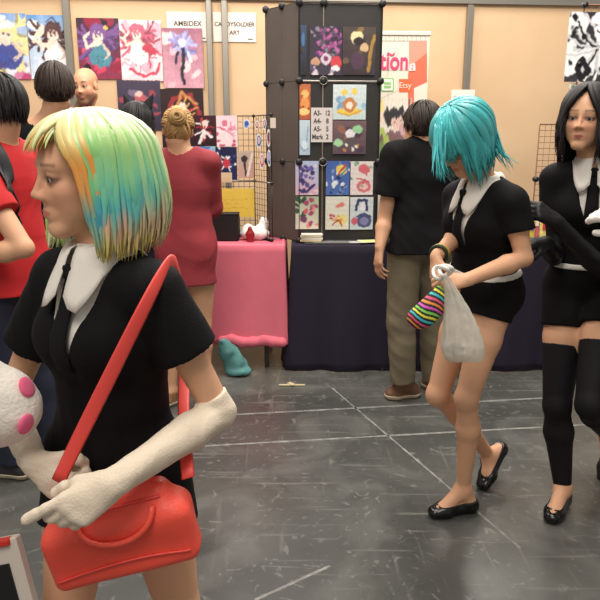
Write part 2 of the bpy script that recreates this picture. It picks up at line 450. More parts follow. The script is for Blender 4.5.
class Body:
    """joints in world coordinates; lateral vectors from the facing of hips and shoulders"""
    def __init__(s, pelvis, neck, hipyaw, shyaw, sc=1., male=False, legs=None, arms=None, head=None, sw=None, hw=None):
        s.sc = sc; s.male = male; s.pel = np.asarray(pelvis, float); s.neck = np.asarray(neck, float)
        s.hf, s.sf = facing(hipyaw), facing(shyaw); s.hl, s.sl = leftof(s.hf), leftof(s.sf)
        s.up = nrm(s.neck-s.pel); s.H = np.linalg.norm(s.neck-s.pel)
        s.sw = (sw or (.178 if male else .148))*sc; s.hw = (hw or (.085 if male else .080))*sc
        s.sf = nrm(s.sf-(s.sf@s.up)*s.up)
        sh = s.neck-s.up*.055*sc
        s.sh = {'L': sh+s.sl*s.sw, 'R': sh-s.sl*s.sw}
        s.hip = {'L': s.pel+s.hl*s.hw, 'R': s.pel-s.hl*s.hw}
        s.legs = legs or {}; s.arms = arms or {}; s.head = head
    def along(s, t): return s.pel+(s.neck-s.pel)*t
    def torso(s, S, col=(1, 1, 1), infl=0, k=.03, waist=None):
        m = s.male; c = s.sc; mf = lambda t: nrm(s.hf*(1-t)+s.sf*t)
        S.cap(s.hip['L']*.85+s.hip['R']*.15+s.up*.02, s.hip['R']*.85+s.hip['L']*.15+s.up*.02, .098*c, .098*c, k, col, infl=infl)
        for q in 'LR': S.ell(s.hip[q]*.9+s.pel*.1-s.hf*.032*c-UP*.02*c, V(.072, .070, .08)*c, None, k, col, infl=infl)
        S.cap(s.along(.12), s.along(.42), .128*c, (.135 if m else .112)*c, k, col, flat=(mf(.3), .78), infl=infl)
        S.cap(s.along(.42), s.along(.66), (.135 if m else .112)*c, (.158 if m else .135)*c, k, col, flat=(mf(.6), .72), infl=infl)
        S.cap(s.along(.66), s.along(.80), (.158 if m else .135)*c, (.150 if m else .125)*c, k, col, flat=(mf(1), .68), infl=infl)
        S.cap(s.sh['L']*.88+s.neck*.12, s.sh['R']*.88+s.neck*.12, .045*c, .045*c, k+.01, col, infl=infl*.7)
        for q, sg in (('L', 1), ('R', -1)):
            S.cap(s.neck+s.up*.005, s.sh[q], .036*c, .042*c, k, col, infl=infl*.6)
            if not m: S.ell(s.along(.66)+s.sf*.068*c+s.sl*sg*.058*c, V(.052, .047, .052)*c, None, .055, col, infl=infl)
            else: S.ell(s.along(.74)+s.sf*.075*c+s.sl*sg*.07*c, V(.08, .05, .06)*c, np.stack([s.sl, s.sf, s.up], 1), .03, col, infl=infl)
    def neckp(s, S, col, infl=0):
        m = 1.12 if s.male else .95
        S.cap(s.neck-s.up*.03, s.head.w(0, -.022, -.055), .056*m*s.sc, .050*m*s.head.s, .025, col, infl=infl)
    def arm(s, S, q, col, infl=0, upto='hand', hk=None, frm=0, r=1.):
        a = s.arms[q]; sh, el, wr = s.sh[q], a['el'], a['wr']; c = s.sc*(1.12 if s.male else .92)*r
        if frm == 0:
            S.cap(sh, el, .046*c, .034*c, .02, col, infl=infl); 
            S.ell(sh*.65+el*.35, V(.046, .046, .046)*c, None, .03, col, infl=infl)
        else: S.cap(sh+(el-sh)*frm, el, (.046-.012*frm)*c, .034*c, .01, col, infl=infl, start=.002)
        if upto == 'el': return
        mid = el+(wr-el)*.3
        S.cap(el, mid, .034*c, .0375*c, .012, col, infl=infl); S.cap(mid, wr, .0375*c, .0245*c, .012, col, flat=None, infl=infl)
        if upto == 'wr': return
        h = dict(hk or a.get('hand', {})); hand(S, wr, h.pop('d', wr-el), h.pop('N'), q, col=col, infl=infl, sc=h.pop('sc', s.sc*(1.08 if s.male else .95)), **h)
    def leg(s, S, q, col, infl=0, foot=True, r=1.):
        L = s.legs[q]; hp, kn, an = s.hip[q], L['kn'], L['an']; c = s.sc*r; f = nrm(L.get('f', s.hf))
        S.cap(hp-UP*.01, hp+(kn-hp)*.45, .086*c, .074*c, .03, col, infl=infl)
        S.cap(hp+(kn-hp)*.45, kn, .076*c, .052*c, .02, col, infl=infl)
        kf = nrm(f-(f@nrm(an-kn))*nrm(an-kn))
        S.ell(kn+kf*.012*c, V(.043, .043, .052)*c, None, .02, col, infl=infl)
        ca = kn+(an-kn)*.33-kf*.014*c
        S.cap(kn, ca, .046*c, .054*c, .02, col, infl=infl); S.cap(ca, an, .054*c, .031*c, .02, col, infl=infl)
        if foot:
            t = nrm(L['toe']-an); s.foot(S, q, col, infl)
    def foot(s, S, q, col, infl=0, k=.014, wide=1.):
        L = s.legs[q]; an, toe = L['an'], L['toe']; c = s.sc; t = toe-an; dn = nrm(L['kn']-an)*-1
        heel = L.get('heel', an-nrm(V(t[0], t[1], 0))*.035*c-UP*.045*c)
        ball = heel+(toe-heel)*.68; side = nrm(np.cross(toe-heel, UP))
        S.cap(an, heel, .033*c, .030*c, k, col, infl=infl)
        S.cap(an+UP*0, ball+UP*.012*c, .031*c, .028*c, k+.01, col, infl=infl)
        S.cap(heel, ball, .028*c, .028*c*wide, k, col, infl=infl)
        for sg in (-1, 1): S.cap(ball+side*.016*sg*c, toe+side*.010*sg*c-nrm(toe-heel)*.012*c, .023*c, .017*c, k, col, infl=infl)

# ------------------------------------------------------------------ hair
def lockmesh(mb, paths, widths, th, cols, nrm_from, n=6):
    """flattened tapering locks. paths (m,k,3)"""
    for p, w, c in zip(paths, widths, cols):
        k = len(p); t = np.linspace(0, 1, k)
        r = w*np.minimum(1, .55+2.2*t)*np.clip((1.0-t)*2.4+.04, 0, 1)
        N = p-nrm_from; N = N/(np.linalg.norm(N, axis=1)[:, None]+1e-9)
        T = np.gradient(p, axis=0); T /= np.linalg.norm(T, axis=1)[:, None]+1e-9
        S = np.cross(T, N); S /= np.linalg.norm(S, axis=1)[:, None]+1e-9; B = np.cross(S, T)
        a = np.linspace(0, 2*np.pi, n, endpoint=False)
        v = p[:, None]+r[:, None, None]*(np.cos(a)[None, :, None]*S[:, None]+th*np.sin(a)[None, :, None]*B[:, None])
        f = [(i*n+j, i*n+(j+1) % n, (i+1)*n+(j+1) % n, (i+1)*n+j) for i in range(k-1) for j in range(n)]
        f += [tuple(range(n))[::-1], tuple((k-1)*n+j for j in range(n))]
        mb.add(v.reshape(-1, 3), f, np.repeat(c, n, 0))
def wig(hd, parent, m, zend, colf, count=420, rad=(.092, .108, .108), cen=(0, -.012, .028), face=62, fringe=None, flare=.12, tuck=.2,
        start=(4, 30), sweep=0, layers=(.93, 1.06), width=(.008, .015), seed=1, part=0., name='hair', phi_range=(-180, 180), wav=.004, cap=True, capcol=None, gravity=None, ends=.03, jit=6):
    """locks fall from the crown over an ellipsoid shell; |phi|<face are the fringe ones"""
    r = np.random.RandomState(seed); mb = MB(); K = 16; paths = []; ws = []; cs = []
    cen = np.array(cen); rad = np.array(rad)
    G = hd.R.T@(V(0, 0, -1))           # world down in head coordinates
    for i in range(count):
        phi = r.uniform(*phi_range); lay = r.uniform(*layers); a0 = r.uniform(*start)
        fr = abs(phi) < face
        if fr and fringe is None: continue
        ze, sw = fringe(phi, r) if fr else (zend(phi, r), sweep+r.uniform(-jit, jit))
        t = np.linspace(0, 1, K); p = np.zeros((K, 3))
        eq = .5 if not fr else .72
        th = np.radians(np.where(t < eq, a0+(90-a0)*(t/eq), 90)); ph = np.radians(phi+sw*t**1.2)
        R = rad*lay
        x = np.sin(ph)*np.sin(th)*R[0]; y = np.cos(ph)*np.sin(th)*R[1]; z = np.cos(th)*R[2]
        u = np.clip((t-eq)/(1-eq), 0, 1)
        L = (cen[2]-ze+r.uniform(-ends, ends)*.5)
        if L < 0:      # ends above the equator
            thm = math.degrees(math.acos(min(.95, max(-.1, (ze-cen[2])/R[2])))); th = np.radians(a0+(thm-a0)*t)
            x = np.sin(ph)*np.sin(th)*R[0]; y = np.cos(ph)*np.sin(th)*R[1]; z = np.cos(th)*R[2]; u = u*0; L = 0
        g = 1+flare*u*(1-u*.5)*2-tuck*u**3
        p[:, 0] = x*g; p[:, 1] = y*g; p[:, 2] = z
        down = (u*L)[:, None]*G
        if gravity is not None: down = (u*L)[:, None]*nrm(G*gravity+V(0, 0, -1)*(1-gravity))
        wv = wav*u[:, None]*np.stack([np.sin(7*u+r.rand()*6), np.cos(6*u+r.rand()*6), 0*u], 1)
        p = p+cen+down+wv; p[:, 0] += part*np.sin(th)*0+part*(1-t)
        cs.append(colf(phi, t, r, p)); paths.append(hd.c+(p*hd.s)@hd.R.T); ws.append(r.uniform(*width)*hd.s)
    lockmesh(mb, paths, ws, .35, cs, hd.w(0, -.02, .0))
    if cap:
        S = Sdf(); S.ell(hd.w(*cen), rad*.93*hd.s, hd.R, .01)
        o = hd.w(0, .045, .045); S.fn(lambda p: -np.maximum(-(hd.loc(p)[:, 1]-.030), (hd.loc(p)[:, 2]-.108)))
        S.fn(lambda p: -np.maximum(-(hd.loc(p)[:, 1]-.0), (hd.loc(p)[:, 2]+.01)))
        v, f = S.mesh(.006); cc = capcol if capcol is not None else colf(180, np.array([.3]), r, np.zeros((1, 3)))[0]
        q = hd.loc(v)
        mb.add(v, f, np.tile(np.asarray(cc), (len(v), 1)))
    return mb.build(name, m, parent, smooth=True, usecol=True)
def plain(rgb, var=.18, dark_root=0):
    L = lin(rgb)
    def f(phi, t, r, p):
        b = 1+r.uniform(-var, var); return np.tile(L*b, (len(t), 1))*(1-dark_root*np.clip(1-t*3, 0, 1))[:, None]
    return f
# =================================================================== setting
def ray(px, py):
    return P(px, py, 1.)-V(0, 0, CAMZ)
class Plane:
    def __init__(s, pt, deg):
        a = math.radians(deg); s.o = np.asarray(pt, float); s.X = V(math.cos(a), math.sin(a), 0); s.N = V(math.sin(a), -math.cos(a), 0)
    def at(s, px, py, out=0):
        d = ray(px, py); c = V(0, 0, CAMZ); t = ((s.o+s.N*out-c)@s.N)/(d@s.N); return c+d*t
WALL = Plane((0, 5.6, 0), 5)

def floor_material():
    m = bpy.data.materials.new('dark_worn_floor'); m.use_nodes = True; nt = m.node_tree; b = nt.nodes['Principled BSDF']
    N = nt.nodes.new; Lk = nt.links.new
    tc = N('ShaderNodeTexCoord')
    def noise(sc, det=6, w=None, dist=0):
        n = N('ShaderNodeTexNoise'); n.inputs['Scale'].default_value = sc; n.inputs['Detail'].default_value = det; n.inputs['Distortion'].default_value = dist
        src = tc.outputs['Object']
        if w:
            mp = N('ShaderNodeMapping'); mp.inputs['Scale'].default_value = w[:3]; mp.inputs['Rotation'].default_value = (0, 0, w[3]); Lk(src, mp.inputs['Vector']); src = mp.outputs['Vector']
        Lk(src, n.inputs['Vector']); return n.outputs['Fac']
    def ramp(x, a, c, ca=(0, 0, 0, 1), cb=(1, 1, 1, 1)):
        r = N('ShaderNodeValToRGB'); r.color_ramp.elements[0].position = a; r.color_ramp.elements[1].position = c
        r.color_ramp.elements[0].color = ca; r.color_ramp.elements[1].color = cb; Lk(x, r.inputs['Fac']); return r.outputs['Color']
    def mix(f, a, c):
        x = N('ShaderNodeMix'); x.data_type = 'RGBA'
        if isinstance(f, float): x.inputs['Factor'].default_value = f
        else: Lk(f, x.inputs['Factor'])
        for s_, v_ in ((x.inputs['A'], a), (x.inputs['B'], c)):
            if isinstance(v_, tuple): s_.default_value = v_
            else: Lk(v_, s_)
        return x.outputs['Result']
    base = ramp(noise(1.6, 8), .35, .7, (*lin((66, 67, 65)), 1), (*lin((88, 88, 84)), 1))
    c = mix(ramp(noise(2.6, 10, dist=1.2), .48, .72), base, (*lin((104, 104, 100)), 1))
    scr = ramp(noise(2.2, 9, (1, 14, 1, .12), .3), .60, .72)
    c = mix(scr, c, (*lin((116, 115, 110)), 1))
    scr2 = ramp(noise(2.4, 9, (13, 1, 1, .55), .3), .62, .74)
    c = mix(scr2, c, (*lin((104, 103, 99)), 1))
    c = mix(ramp(noise(11, 12, dist=2.5), .60, .74), c, (*lin((128, 127, 121)), 1))
    Lk(c, b.inputs['Base Color'])
    Lk(ramp(noise(3.5, 7), .3, .75, (.22, .22, .22, 1), (.46, .46, .46, 1)), b.inputs['Roughness'])
    bp = N('ShaderNodeBump'); bp.inputs['Strength'].default_value = .12; bp.inputs['Distance'].default_value = .01; Lk(noise(14, 6), bp.inputs['Height']); Lk(bp.outputs['Normal'], b.inputs['Normal'])
    return m
mb = MB(); mb.box((0, 3, -.05), (9, 12, .1)); tag(mb.build('floor', floor_material(), origin=(0, 0, 0)), kind='structure')

def wall_material():
    m = bpy.data.materials.new('pale_wood_panel'); m.use_nodes = True; nt = m.node_tree; b = nt.nodes['Principled BSDF']; b.inputs['Roughness'].default_value = .75
    tc = nt.nodes.new('ShaderNodeTexCoord'); mp = nt.nodes.new('ShaderNodeMapping'); mp.inputs['Scale'].default_value = (1.1, 1, 1.6)
    n = nt.nodes.new('ShaderNodeTexNoise'); n.inputs['Scale'].default_value = 1.2; n.inputs['Detail'].default_value = 8
    r = nt.nodes.new('ShaderNodeValToRGB'); r.color_ramp.elements[0].position = .3; r.color_ramp.elements[1].position = .7
    r.color_ramp.elements[0].color = (*lin((206, 174, 137)), 1); r.color_ramp.elements[1].color = (*lin((219, 188, 152)), 1)
    nt.links.new(tc.outputs['Object'], mp.inputs['Vector']); nt.links.new(mp.outputs['Vector'], n.inputs['Vector']); nt.links.new(n.outputs['Fac'], r.inputs['Fac']); nt.links.new(r.outputs['Color'], b.inputs['Base Color'])
    return m
RW = np.stack([WALL.X, -WALL.N, UP], 1)
mb = MB(); mb.box(WALL.o-WALL.N*.03+UP*1.26, (9, .06, 2.52), RW)
tag(mb.build('wall_back', wall_material()), kind='structure')
alu = mat('aluminium', (150, 146, 138), .42, .75)
mb = MB(); mb.box(WALL.o+WALL.N*.005+UP*2.55, (9, .06, .06), RW, .004); tag(mb.build('trim_1', alu), kind='structure')
for i, (px, w) in enumerate(((75, .052), (212, .044), (227, .048), (464, .050), (-75, .05), (690, .05))):
    c = WALL.at(px, 120, .03); c[2] = 1.26
    mb = MB(); mb.box(c, (w, .05, 2.50), RW, .004)
    mb.box(c+WALL.N*.026, (w*.35, .004, 2.50), RW)
    tag(mb.build('trim_%d' % (i+2), alu), kind='structure')

# floor tape lines
tape = mat('worn_floor_tape', (134, 133, 129), .55, vary=.4, vscale=22)
def tape_line(p0, p1, w, i):
    a, b = F(*p0), F(*p1); d = nrm(b-a); n = V(-d[1], d[0], 0)
    mb = MB(); K = 40; G = []
    r = np.random.RandomState(i)
    for t in np.linspace(0, 1, K):
        c = a+(b-a)*t; ww = w*(.75+.5*r.rand()); G.append([c-n*ww/2+UP*.0006, c+n*ww/2+UP*.0006])
    mb.sheet(np.array(G), 0); tag(mb.build('tape_line', tape), 'thin worn pale tape line on the dark floor, '+['running level across the middle', 'slanting towards the striding foot', 'faint and level under the tables', 'slanting low across the front'][i], 'tape')
tape_line((205, 446), (598, 424), .016, 0)
tape_line((332, 388), (520, 548), .010, 1)
tape_line((228, 415), (545, 398), .020, 2)
tape_line((255, 600), (330, 566), .012, 3)

# ------------------------------------------------------------------ drawn art on prints
ART = mat('printed_paper', attr=True, rough=.38, spec=.4)
def art(nx, ny, w, h, bg, shapes, seed=0, noisec=.0):
    r = np.random.RandomState(seed)
    u, v = np.meshgrid(np.linspace(0, 1, nx), np.linspace(0, 1, ny), indexing='ij')
    asp = h/w
    du = .010*np.sin(23*v+9*u+seed)+.006*np.sin(61*v-37*u+2*seed)+.004*np.sin(97*u+3*seed); dv = .010*np.sin(27*u-11*v+seed*3)+.006*np.sin(71*u+43*v); u = u+du; v = v+dv
    t = np.clip(v+.12*np.sin(u*5+seed)+.08*np.sin(u*13+v*7), 0, 1)[..., None]
    c = lin(bg[0])*(1-t)+lin(bg[1])*t
    def blend(d, col, soft): nonlocal c; a = np.clip(.5-d/soft, 0, 1)[..., None]; c = c*(1-a)+lin(col)*a
    for s in shapes:
        k = s[0]
        if k == 'e':
            _, cx, cy, rx, ry, dg, col = s; a = math.radians(dg); x = (u-cx); y = (v-cy)*asp
            X = x*math.cos(a)+y*math.sin(a); Y = -x*math.sin(a)+y*math.cos(a)
            ru = np.sqrt((X/rx)**2+(Y/(ry*asp))**2); blend((ru-1)*min(rx, ry*asp), col, .025)
        elif k == 'l':
            _, pts, wd, col = s; d = np.full(u.shape, 9.)
            for (x0, y0), (x1, y1) in zip(pts[:-1], pts[1:]):
                bx, by = x1-x0, (y1-y0)*asp; q = np.clip(((u-x0)*bx+(v-y0)*asp*by)/(bx*bx+by*by+1e-9), 0, 1)
                d = np.minimum(d, np.hypot(u-x0-q*bx, (v-y0)*asp-q*by))
            blend(d-wd, col, .02)
        elif k == 'b':
            _, n, (lo, hi), cols, (x0, y0, x1, y1) = s
            for _i in range(n):
                cx, cy = r.uniform(x0, x1), r.uniform(y0, y1); rx, ry = r.uniform(lo, hi, 2); a = r.rand()*3.14
                x = u-cx; y = (v-cy)*asp; X = x*math.cos(a)+y*math.sin(a); Y = -x*math.sin(a)+y*math.cos(a)
                blend((np.sqrt((X/rx)**2+(Y/ry)**2)-1)*min(rx, ry), cols[r.randint(len(cols))], .03)
        elif k == 's':   # flowing strands from a point
            _, n, (cx, cy), L, (a0, a1), wd, cols = s
            for _i in range(n):
                a = math.radians(r.uniform(a0, a1)); l = L*r.uniform(.6, 1); bnd = r.uniform(-.9, .9)
                pts = [(cx+math.cos(a+bnd*q)*l*q, cy+math.sin(a+bnd*q)*l*q/asp) for q in np.linspace(0, 1, 6)]
                d = np.full(u.shape, 9.)
                for (p0, p1) in zip(pts[:-1], pts[1:]):
                    bx, by = p1[0]-p0[0], (p1[1]-p0[1])*asp; q = np.clip(((u-p0[0])*bx+(v-p0[1])*asp*by)/(bx*bx+by*by+1e-9), 0, 1)
                    d = np.minimum(d, np.hypot(u-p0[0]-q*bx, (v-p0[1])*asp-q*by))
                blend(d-wd, cols[r.randint(len(cols))], .02)
    mot = 1+(.07*np.sin(31*u+17*v+seed)*np.sin(23*v-29*u)+r.normal(size=u.shape)*.05)*(.3 if len(shapes) < 4 else 1)
    g = c.mean(-1, keepdims=True); c = c*.86+g*.14
    return np.clip(c*mot[..., None], 0, 1)
def person_art(hair, skin, dress, bx=.5, by=.62, sc=1., lean=0, extra=()):
    """a plain, generic long-haired figure"""
    s = sc; dk = tuple(int(x*.72) for x in hair); lt = tuple(min(255, int(x*1.18)) for x in hair); sh = tuple(int(x*.88) for x in skin)
    return [('s', 34, (bx, by+.06*s), .62*s, (190+lean, 350+lean), .030*s, [hair, dk, hair]), ('s', 12, (bx+.05, by+.10*s), .5*s, (330+lean, 400+lean), .022*s, [hair, dk]),
            ('e', bx+.02*s, by-.24*s, .23*s, .17*s, 14, dress), ('e', bx+.0*s, by-.10*s, .15*s, .09*s, -8, dress), ('e', bx-.02*s, by-.02*s, .10*s, .05*s, 0, skin), ('l', [(bx-.12*s, by-.05*s), (bx-.26*s, by-.10*s), (bx-.30*s, by+.05*s), (bx-.2*s, by+.13*s)], .030*s, skin), ('l', [(bx+.11*s, by-.05*s), (bx+.22*s, by-.18*s), (bx+.12*s, by-.26*s)], .028*s, sh),
            ('e', bx, by+.13*s, .19*s, .135*s, 0, hair), ('e', bx-.01*s, by+.08*s, .115*s, .082*s, 0, skin),
            ('l', [(bx-.12*s, by+.16*s), (bx-.07*s, by+.10*s), (bx-.03*s, by+.16*s), (bx+.02*s, by+.10*s), (bx+.07*s, by+.16*s), (bx+.12*s, by+.08*s)], .022*s, hair),
            ('l', [(bx-.10*s, by+.19*s), (bx+.04*s, by+.215*s)], .010*s, lt), ('s', 10, (bx, by-.22*s), .2*s, (200, 340), .008, [tuple(int(x*.8) for x in dress), tuple(min(255, int(x*1.15)) for x in dress)]),
            ('e', bx-.05*s, by+.078*s, .020*s, .020*s, 0, (70, 56, 80)), ('e', bx+.035*s, by+.078*s, .020*s, .020*s, 0, (70, 56, 80))]+list(extra)
def print_on(pl, px0, py0, px1, py1, bg, shapes, label, cat, seed=0, name='poster', out=.012, group=None, th=.003, res=1.1, border=None):
    a, b = pl.at(px0, (py0+py1)/2, out), pl.at(px1, (py0+py1)/2, out); m = (px0+px1)/2
    top, bot = pl.at(m, py0, out), pl.at(m, py1, out)
    c = (a+b)/2; w = abs((b-a)@pl.X); h = top[2]-bot[2]; c[2] = (top[2]+bot[2])/2
    nx, ny = max(6, int((px1-px0)*res)), max(6, int((py1-py0)*res))
    col = art(nx, ny, w, h, bg, shapes, seed)
    if border is not None:
        k = 2; col[:k] = col[-k:] = lin(border); col[:, :k] = col[:, -k:] = lin(border)
    G = np.array([[c+pl.X*w*(i/(nx-1)-.5)+UP*h*(j/(ny-1)-.5) for j in range(ny)] for i in range(nx)])
    mb = MB(); mb.sheet(G, 0, col.reshape(-1, 3))
    R = np.stack([pl.X, -pl.N, UP], 1); mb.box(c-pl.N*(th/2+.0004), (w, th, h), R, 0, lin((225, 222, 215)))
    o = mb.build(name, ART, usecol=True, smooth=False); tag(o, label, cat, group)
    return o, c, w, h
SK = (246, 218, 200)
PW = 'prints pinned on the back wall'
print_on(WALL, -27, 13, 28, 79, ((225, 235, 248), (96, 150, 216)), [('b', 9, (.07, .16), [(250, 250, 252), (235, 242, 250)], (.0, .6, 1, 1)), ('b', 6, (.05, .12), [(190, 60, 120), (215, 120, 170), (120, 90, 170)], (.6, 0, 1, .5)), ('e', .55, .30, .22, .24, 0, (235, 232, 240))]+person_art((232, 224, 150), SK, (70, 80, 160), .62, .60, 1.1)+[('e', .60, .82, .2, .05, 8, (246, 246, 250)), ('e', .52, .34, .11, .07, 0, (60, 80, 170)), ('e', .36, .22, .14, .10, 0, (84, 70, 140))],
         'sky blue print of a blonde long-haired figure in a white cap, leftmost on the wall', 'poster', 1, group=PW)
print_on(WALL, 29, 15, 71, 79, ((230, 240, 250), (86, 150, 214)), [('b', 9, (.08, .2), [(250, 251, 253), (232, 240, 248)], (0, 0, 1, 1))]+person_art((92, 62, 62), SK, (240, 238, 244), .60, .60, 1.15, -30)+[('l', [(.5, .5), (.12, .6), (.35, .82)], .045, SK), ('l', [(.45, .9), (.6, .96), (.75, .86)], .015, (80, 50, 50))],
         'bright print of a brown-haired figure in white against blue sky, left of the pole', 'poster', 2, group=PW)
print_on(WALL, 78, 18, 120, 79, ((150, 40, 80), (60, 40, 60)), [('b', 14, (.08, .2), [(208, 40, 84), (226, 70, 110), (150, 20, 60)], (0, .0, 1, 1)), ('b', 5, (.05, .1), [(40, 30, 46)], (0, 0, 1, 1))]+person_art((122, 78, 150), SK, (70, 140, 160), .50, .62, 1.1)+[('b', 5, (.04, .08), [(214, 44, 90)], (0, 0, 1, .25)), ('e', .68, .84, .05, .03, 0, (230, 190, 90))],
         'dark crimson print of a purple-haired figure among red flowers, right of the pole', 'poster', 3, group=PW)
print_on(WALL, 120.5, 20, 162, 81, ((244, 206, 214), (248, 226, 230)), [('b', 8, (.08, .2), [(236, 170, 190), (250, 232, 236)], (0, 0, 1, 1)), ('s', 14, (.5, .5), .5, (0, 360), .02, [(214, 70, 110), (232, 130, 160), (180, 50, 80)])]+person_art((205, 84, 116), SK, (250, 240, 242), .42, .68, 1.)+[('l', [(.2, .2), (.5, .08), (.85, .14), (.92, .3)], .035, (206, 50, 88)), ('e', .7, .52, .2, .07, -25, (190, 48, 76))],
         'pale print of a pink-haired figure in white and rose tones on the wall', 'poster', 4, group=PW)
print_on(WALL, 163, 28, 203, 88, ((210, 150, 170), (160, 96, 120)), [('b', 8, (.06, .16), [(226, 176, 188), (180, 110, 140), (236, 200, 206)], (0, 0, 1, 1)), ('s', 26, (.5, .72), .36, (0, 360), .035, [(140, 140, 206), (110, 112, 180), (168, 170, 222)]), ('e', .5, .76, .10, .07, 0, (214, 208, 232)), ('l', [(.5, .66), (.52, .46), (.46, .3), (.5, .08)], .045, (34, 30, 50)), ('l', [(.38, .6), (.3, .42)], .03, (50, 40, 70)), ('l', [(.62, .6), (.7, .44)], .03, (230, 230, 240))],
         'mauve print of a lavender-haired figure in a black dress, under the left name sheet', 'poster', 5, group=PW, out=.02)
print_on(WALL, 118, 80, 161, 130, ((50, 44, 66), (70, 60, 84)), [('b', 16, (.03, .1), [(120, 100, 130), (160, 60, 80), (200, 140, 130), (60, 60, 90)], (0, 0, 1, 1)), ('e', .55, .6, .14, .16, 30, (190, 80, 90)), ('e', .5, .72, .08, .06, 0, (226, 190, 180))],
         'dark violet print with a small red figure, behind the cat ears', 'poster', 6, group=PW)
print_on(WALL, 161.5, 89, 204, 150, ((34, 26, 34), (50, 30, 34)), [('l', [(.1, .5), (.3, .85), (.7, .9), (.9, .6), (.75, .3)], .05, (150, 36, 44)), ('l', [(.2, .4), (.5, .95), (.85, .75)], .03, (196, 130, 60)), ('s', 12, (.5, .6), .4, (0, 360), .02, [(196, 48, 56), (214, 150, 70)]), ('e', .5, .72, .08, .07, 0, (240, 214, 190)), ('l', [(.5, .62), (.5, .3)], .06, (214, 180, 150))],
         'black and red print with a golden figure and curling ribbon, above the blonde bun', 'poster', 7, group=PW)

paper = mat('white_paper', (232, 224, 214), .6)
ink = mat('dark_ink', (62, 58, 60), .6)
def sign(px0, py0, px1, py1, lines, label, size, out=.010):
    a, b = WALL.at(px0, (py0+py1)/2, out), WALL.at(px1, (py0+py1)/2, out); c = (a+b)/2
    w = (b-a)@WALL.X; h = WALL.at((px0+px1)/2, py0, out)[2]-WALL.at((px0+px1)/2, py1, out)[2]
    t = thing('name_sheet', label, 'sign', c-UP*h/2, 'white name sheets on the wall')
    mb = MB(); mb.box(c, (w, .002, h), RW); mb.build('sheet', paper, t)
    for i, l in enumerate(lines):
        text('lettering', l, c+WALL.N*.0015+UP*(.02-.062*i), WALL.X, UP, size, ink, t, .0005, bold=.0012)
    mb = MB()
    mb.box(c+WALL.X*w*.36-UP*h*.4+WALL.N*.0015, (w*.12, .001, .008), RW); mb.build('small_print', ink, t)
sign(167, 12, 208.5, 41, ['AMBIDEX', 'STUDIO'], 'white sheet reading AMBIDEX STUDIO between poster and pole', .052, .008)
sign(213, 12.5, 256, 42, ['CANDYSOLDIER', 'ART'], 'white sheet ending in SOLDIER ART crossed by the right pole', .043, .008)
# small card high behind the teal wig
c = WALL.at(463, 95, .07); mb = MB(); mb.box(c, (.20, .003, .085), RW); mb.box(c-UP*.06, (.16, .003, .10), RW); tag(mb.build('paper_card', paper), 'small white card taped to the pole behind the turquoise wig', 'card')

# ------------------------------------------------------------------ tables
def cloth_table(name, tl, label, cat, x0, x1, yf, depth, top, drop_to, rgb, seed, flare=.03, fold=.02, nf=16):
    """folding table; the cloth over it is a thing of its own"""
    t = thing('folding_table', tl, 'table', ((x0+x1)/2, yf+depth/2, 0))
    mt = mat('table_leg_metal', (96, 92, 88), .4, .8); wd = mat('table_board', (180, 172, 160), .6)
    mb = MB(); mb.box(((x0+x1)/2, yf+depth/2, top-.022), (x1-x0-.02, depth-.02, .03), None, .004); mb.build('tabletop', wd, t)
    for sx in (x0+.12, x1-.12):
        for sy in (yf+.06, yf+depth-.06):
            mb = MB(); mb.tube([(sx, sy, top-.03), (sx, sy, 0)], .014); mb.build('leg', mt, t)
    r = np.random.RandomState(seed); ph = r.rand(8)*6
    # perimeter path: left side, front, right side (open at the back)
    path = [(x0, yf+depth)]+[(x0, yf+depth*(1-i/10)) for i in range(1, 10)]+[(x0+(x1-x0)*i/90, yf) for i in range(91)]+[(x1, yf+depth*i/10) for i in range(1, 11)]
    path = np.array(path); s = np.concatenate([[0], np.cumsum(np.hypot(*np.diff(path, axis=0).T))])
    cx, cy = (x0+x1)/2, yf+depth/2
    G = []
    nz = 16
    for i, (x, y) in enumerate(path):
        o = V(0, 0, 0)
        if y > yf+.001: o[0] = -1 if x < cx else 1
        else: o[1] = -1
        if i in (10, 100): o = nrm(V(-1 if x < cx else 1, -1, 0))
        row = []
        # the upper sheet folds over the edge
        inner = V(x, y, top+.004)-o*.02; 
        row += [inner, V(x, y, top+.004)-o*.004]
        for k in range(nz+1):
            q = k/nz; z = top-.004-(top-.004-drop_to)*q
            wob = (math.sin(s[i]*nf+ph[0])+.6*math.sin(s[i]*nf*1.73+ph[1])+.35*math.sin(s[i]*nf*3.1+ph[2]+q*2))*fold*q**1.1
            row.append(V(x, y, z)+o*(.004+flare*q**1.5+wob*.6+fold*.8*q))
        G.append(row)
    G = np.array(G); mb = MB(); mb.sheet(G, 0)
    mb.sheet(np.array([[(x, y, top+.004) for y in np.linspace(yf+.015, yf+depth, 4)] for x in np.linspace(x0+.015, x1-.015, 4)]), 0)
    o = mb.build(name, mat('cloth_'+name+str(seed), rgb, .85, bump=.15, bscale=300, vary=.08, vscale=3), smooth=True); tag(o, label, cat)
    sm = o.modifiers.new('thick', 'SOLIDIFY'); sm.thickness = .002
    return t
TP = .815
PX1 = P(284, 247, 4.0)[0]
cloth_table('pink_tablecloth', 'folding table under the pink cloth', 'plain pink tablecloth hanging over the left table front', 'tablecloth', -2.75, PX1, 4.0, .62, TP, .175, (222, 112, 130), 3, .012, .012, 9)
cloth_table('dark_tablecloth', 'folding table under the dark purple cloth', 'dark purple tablecloth reaching the floor under the picture tower', 'tablecloth', PX1+.05, 1.62, 4.02, .62, TP-.005, .004, (27, 18, 40), 5, .035, .025, 13)
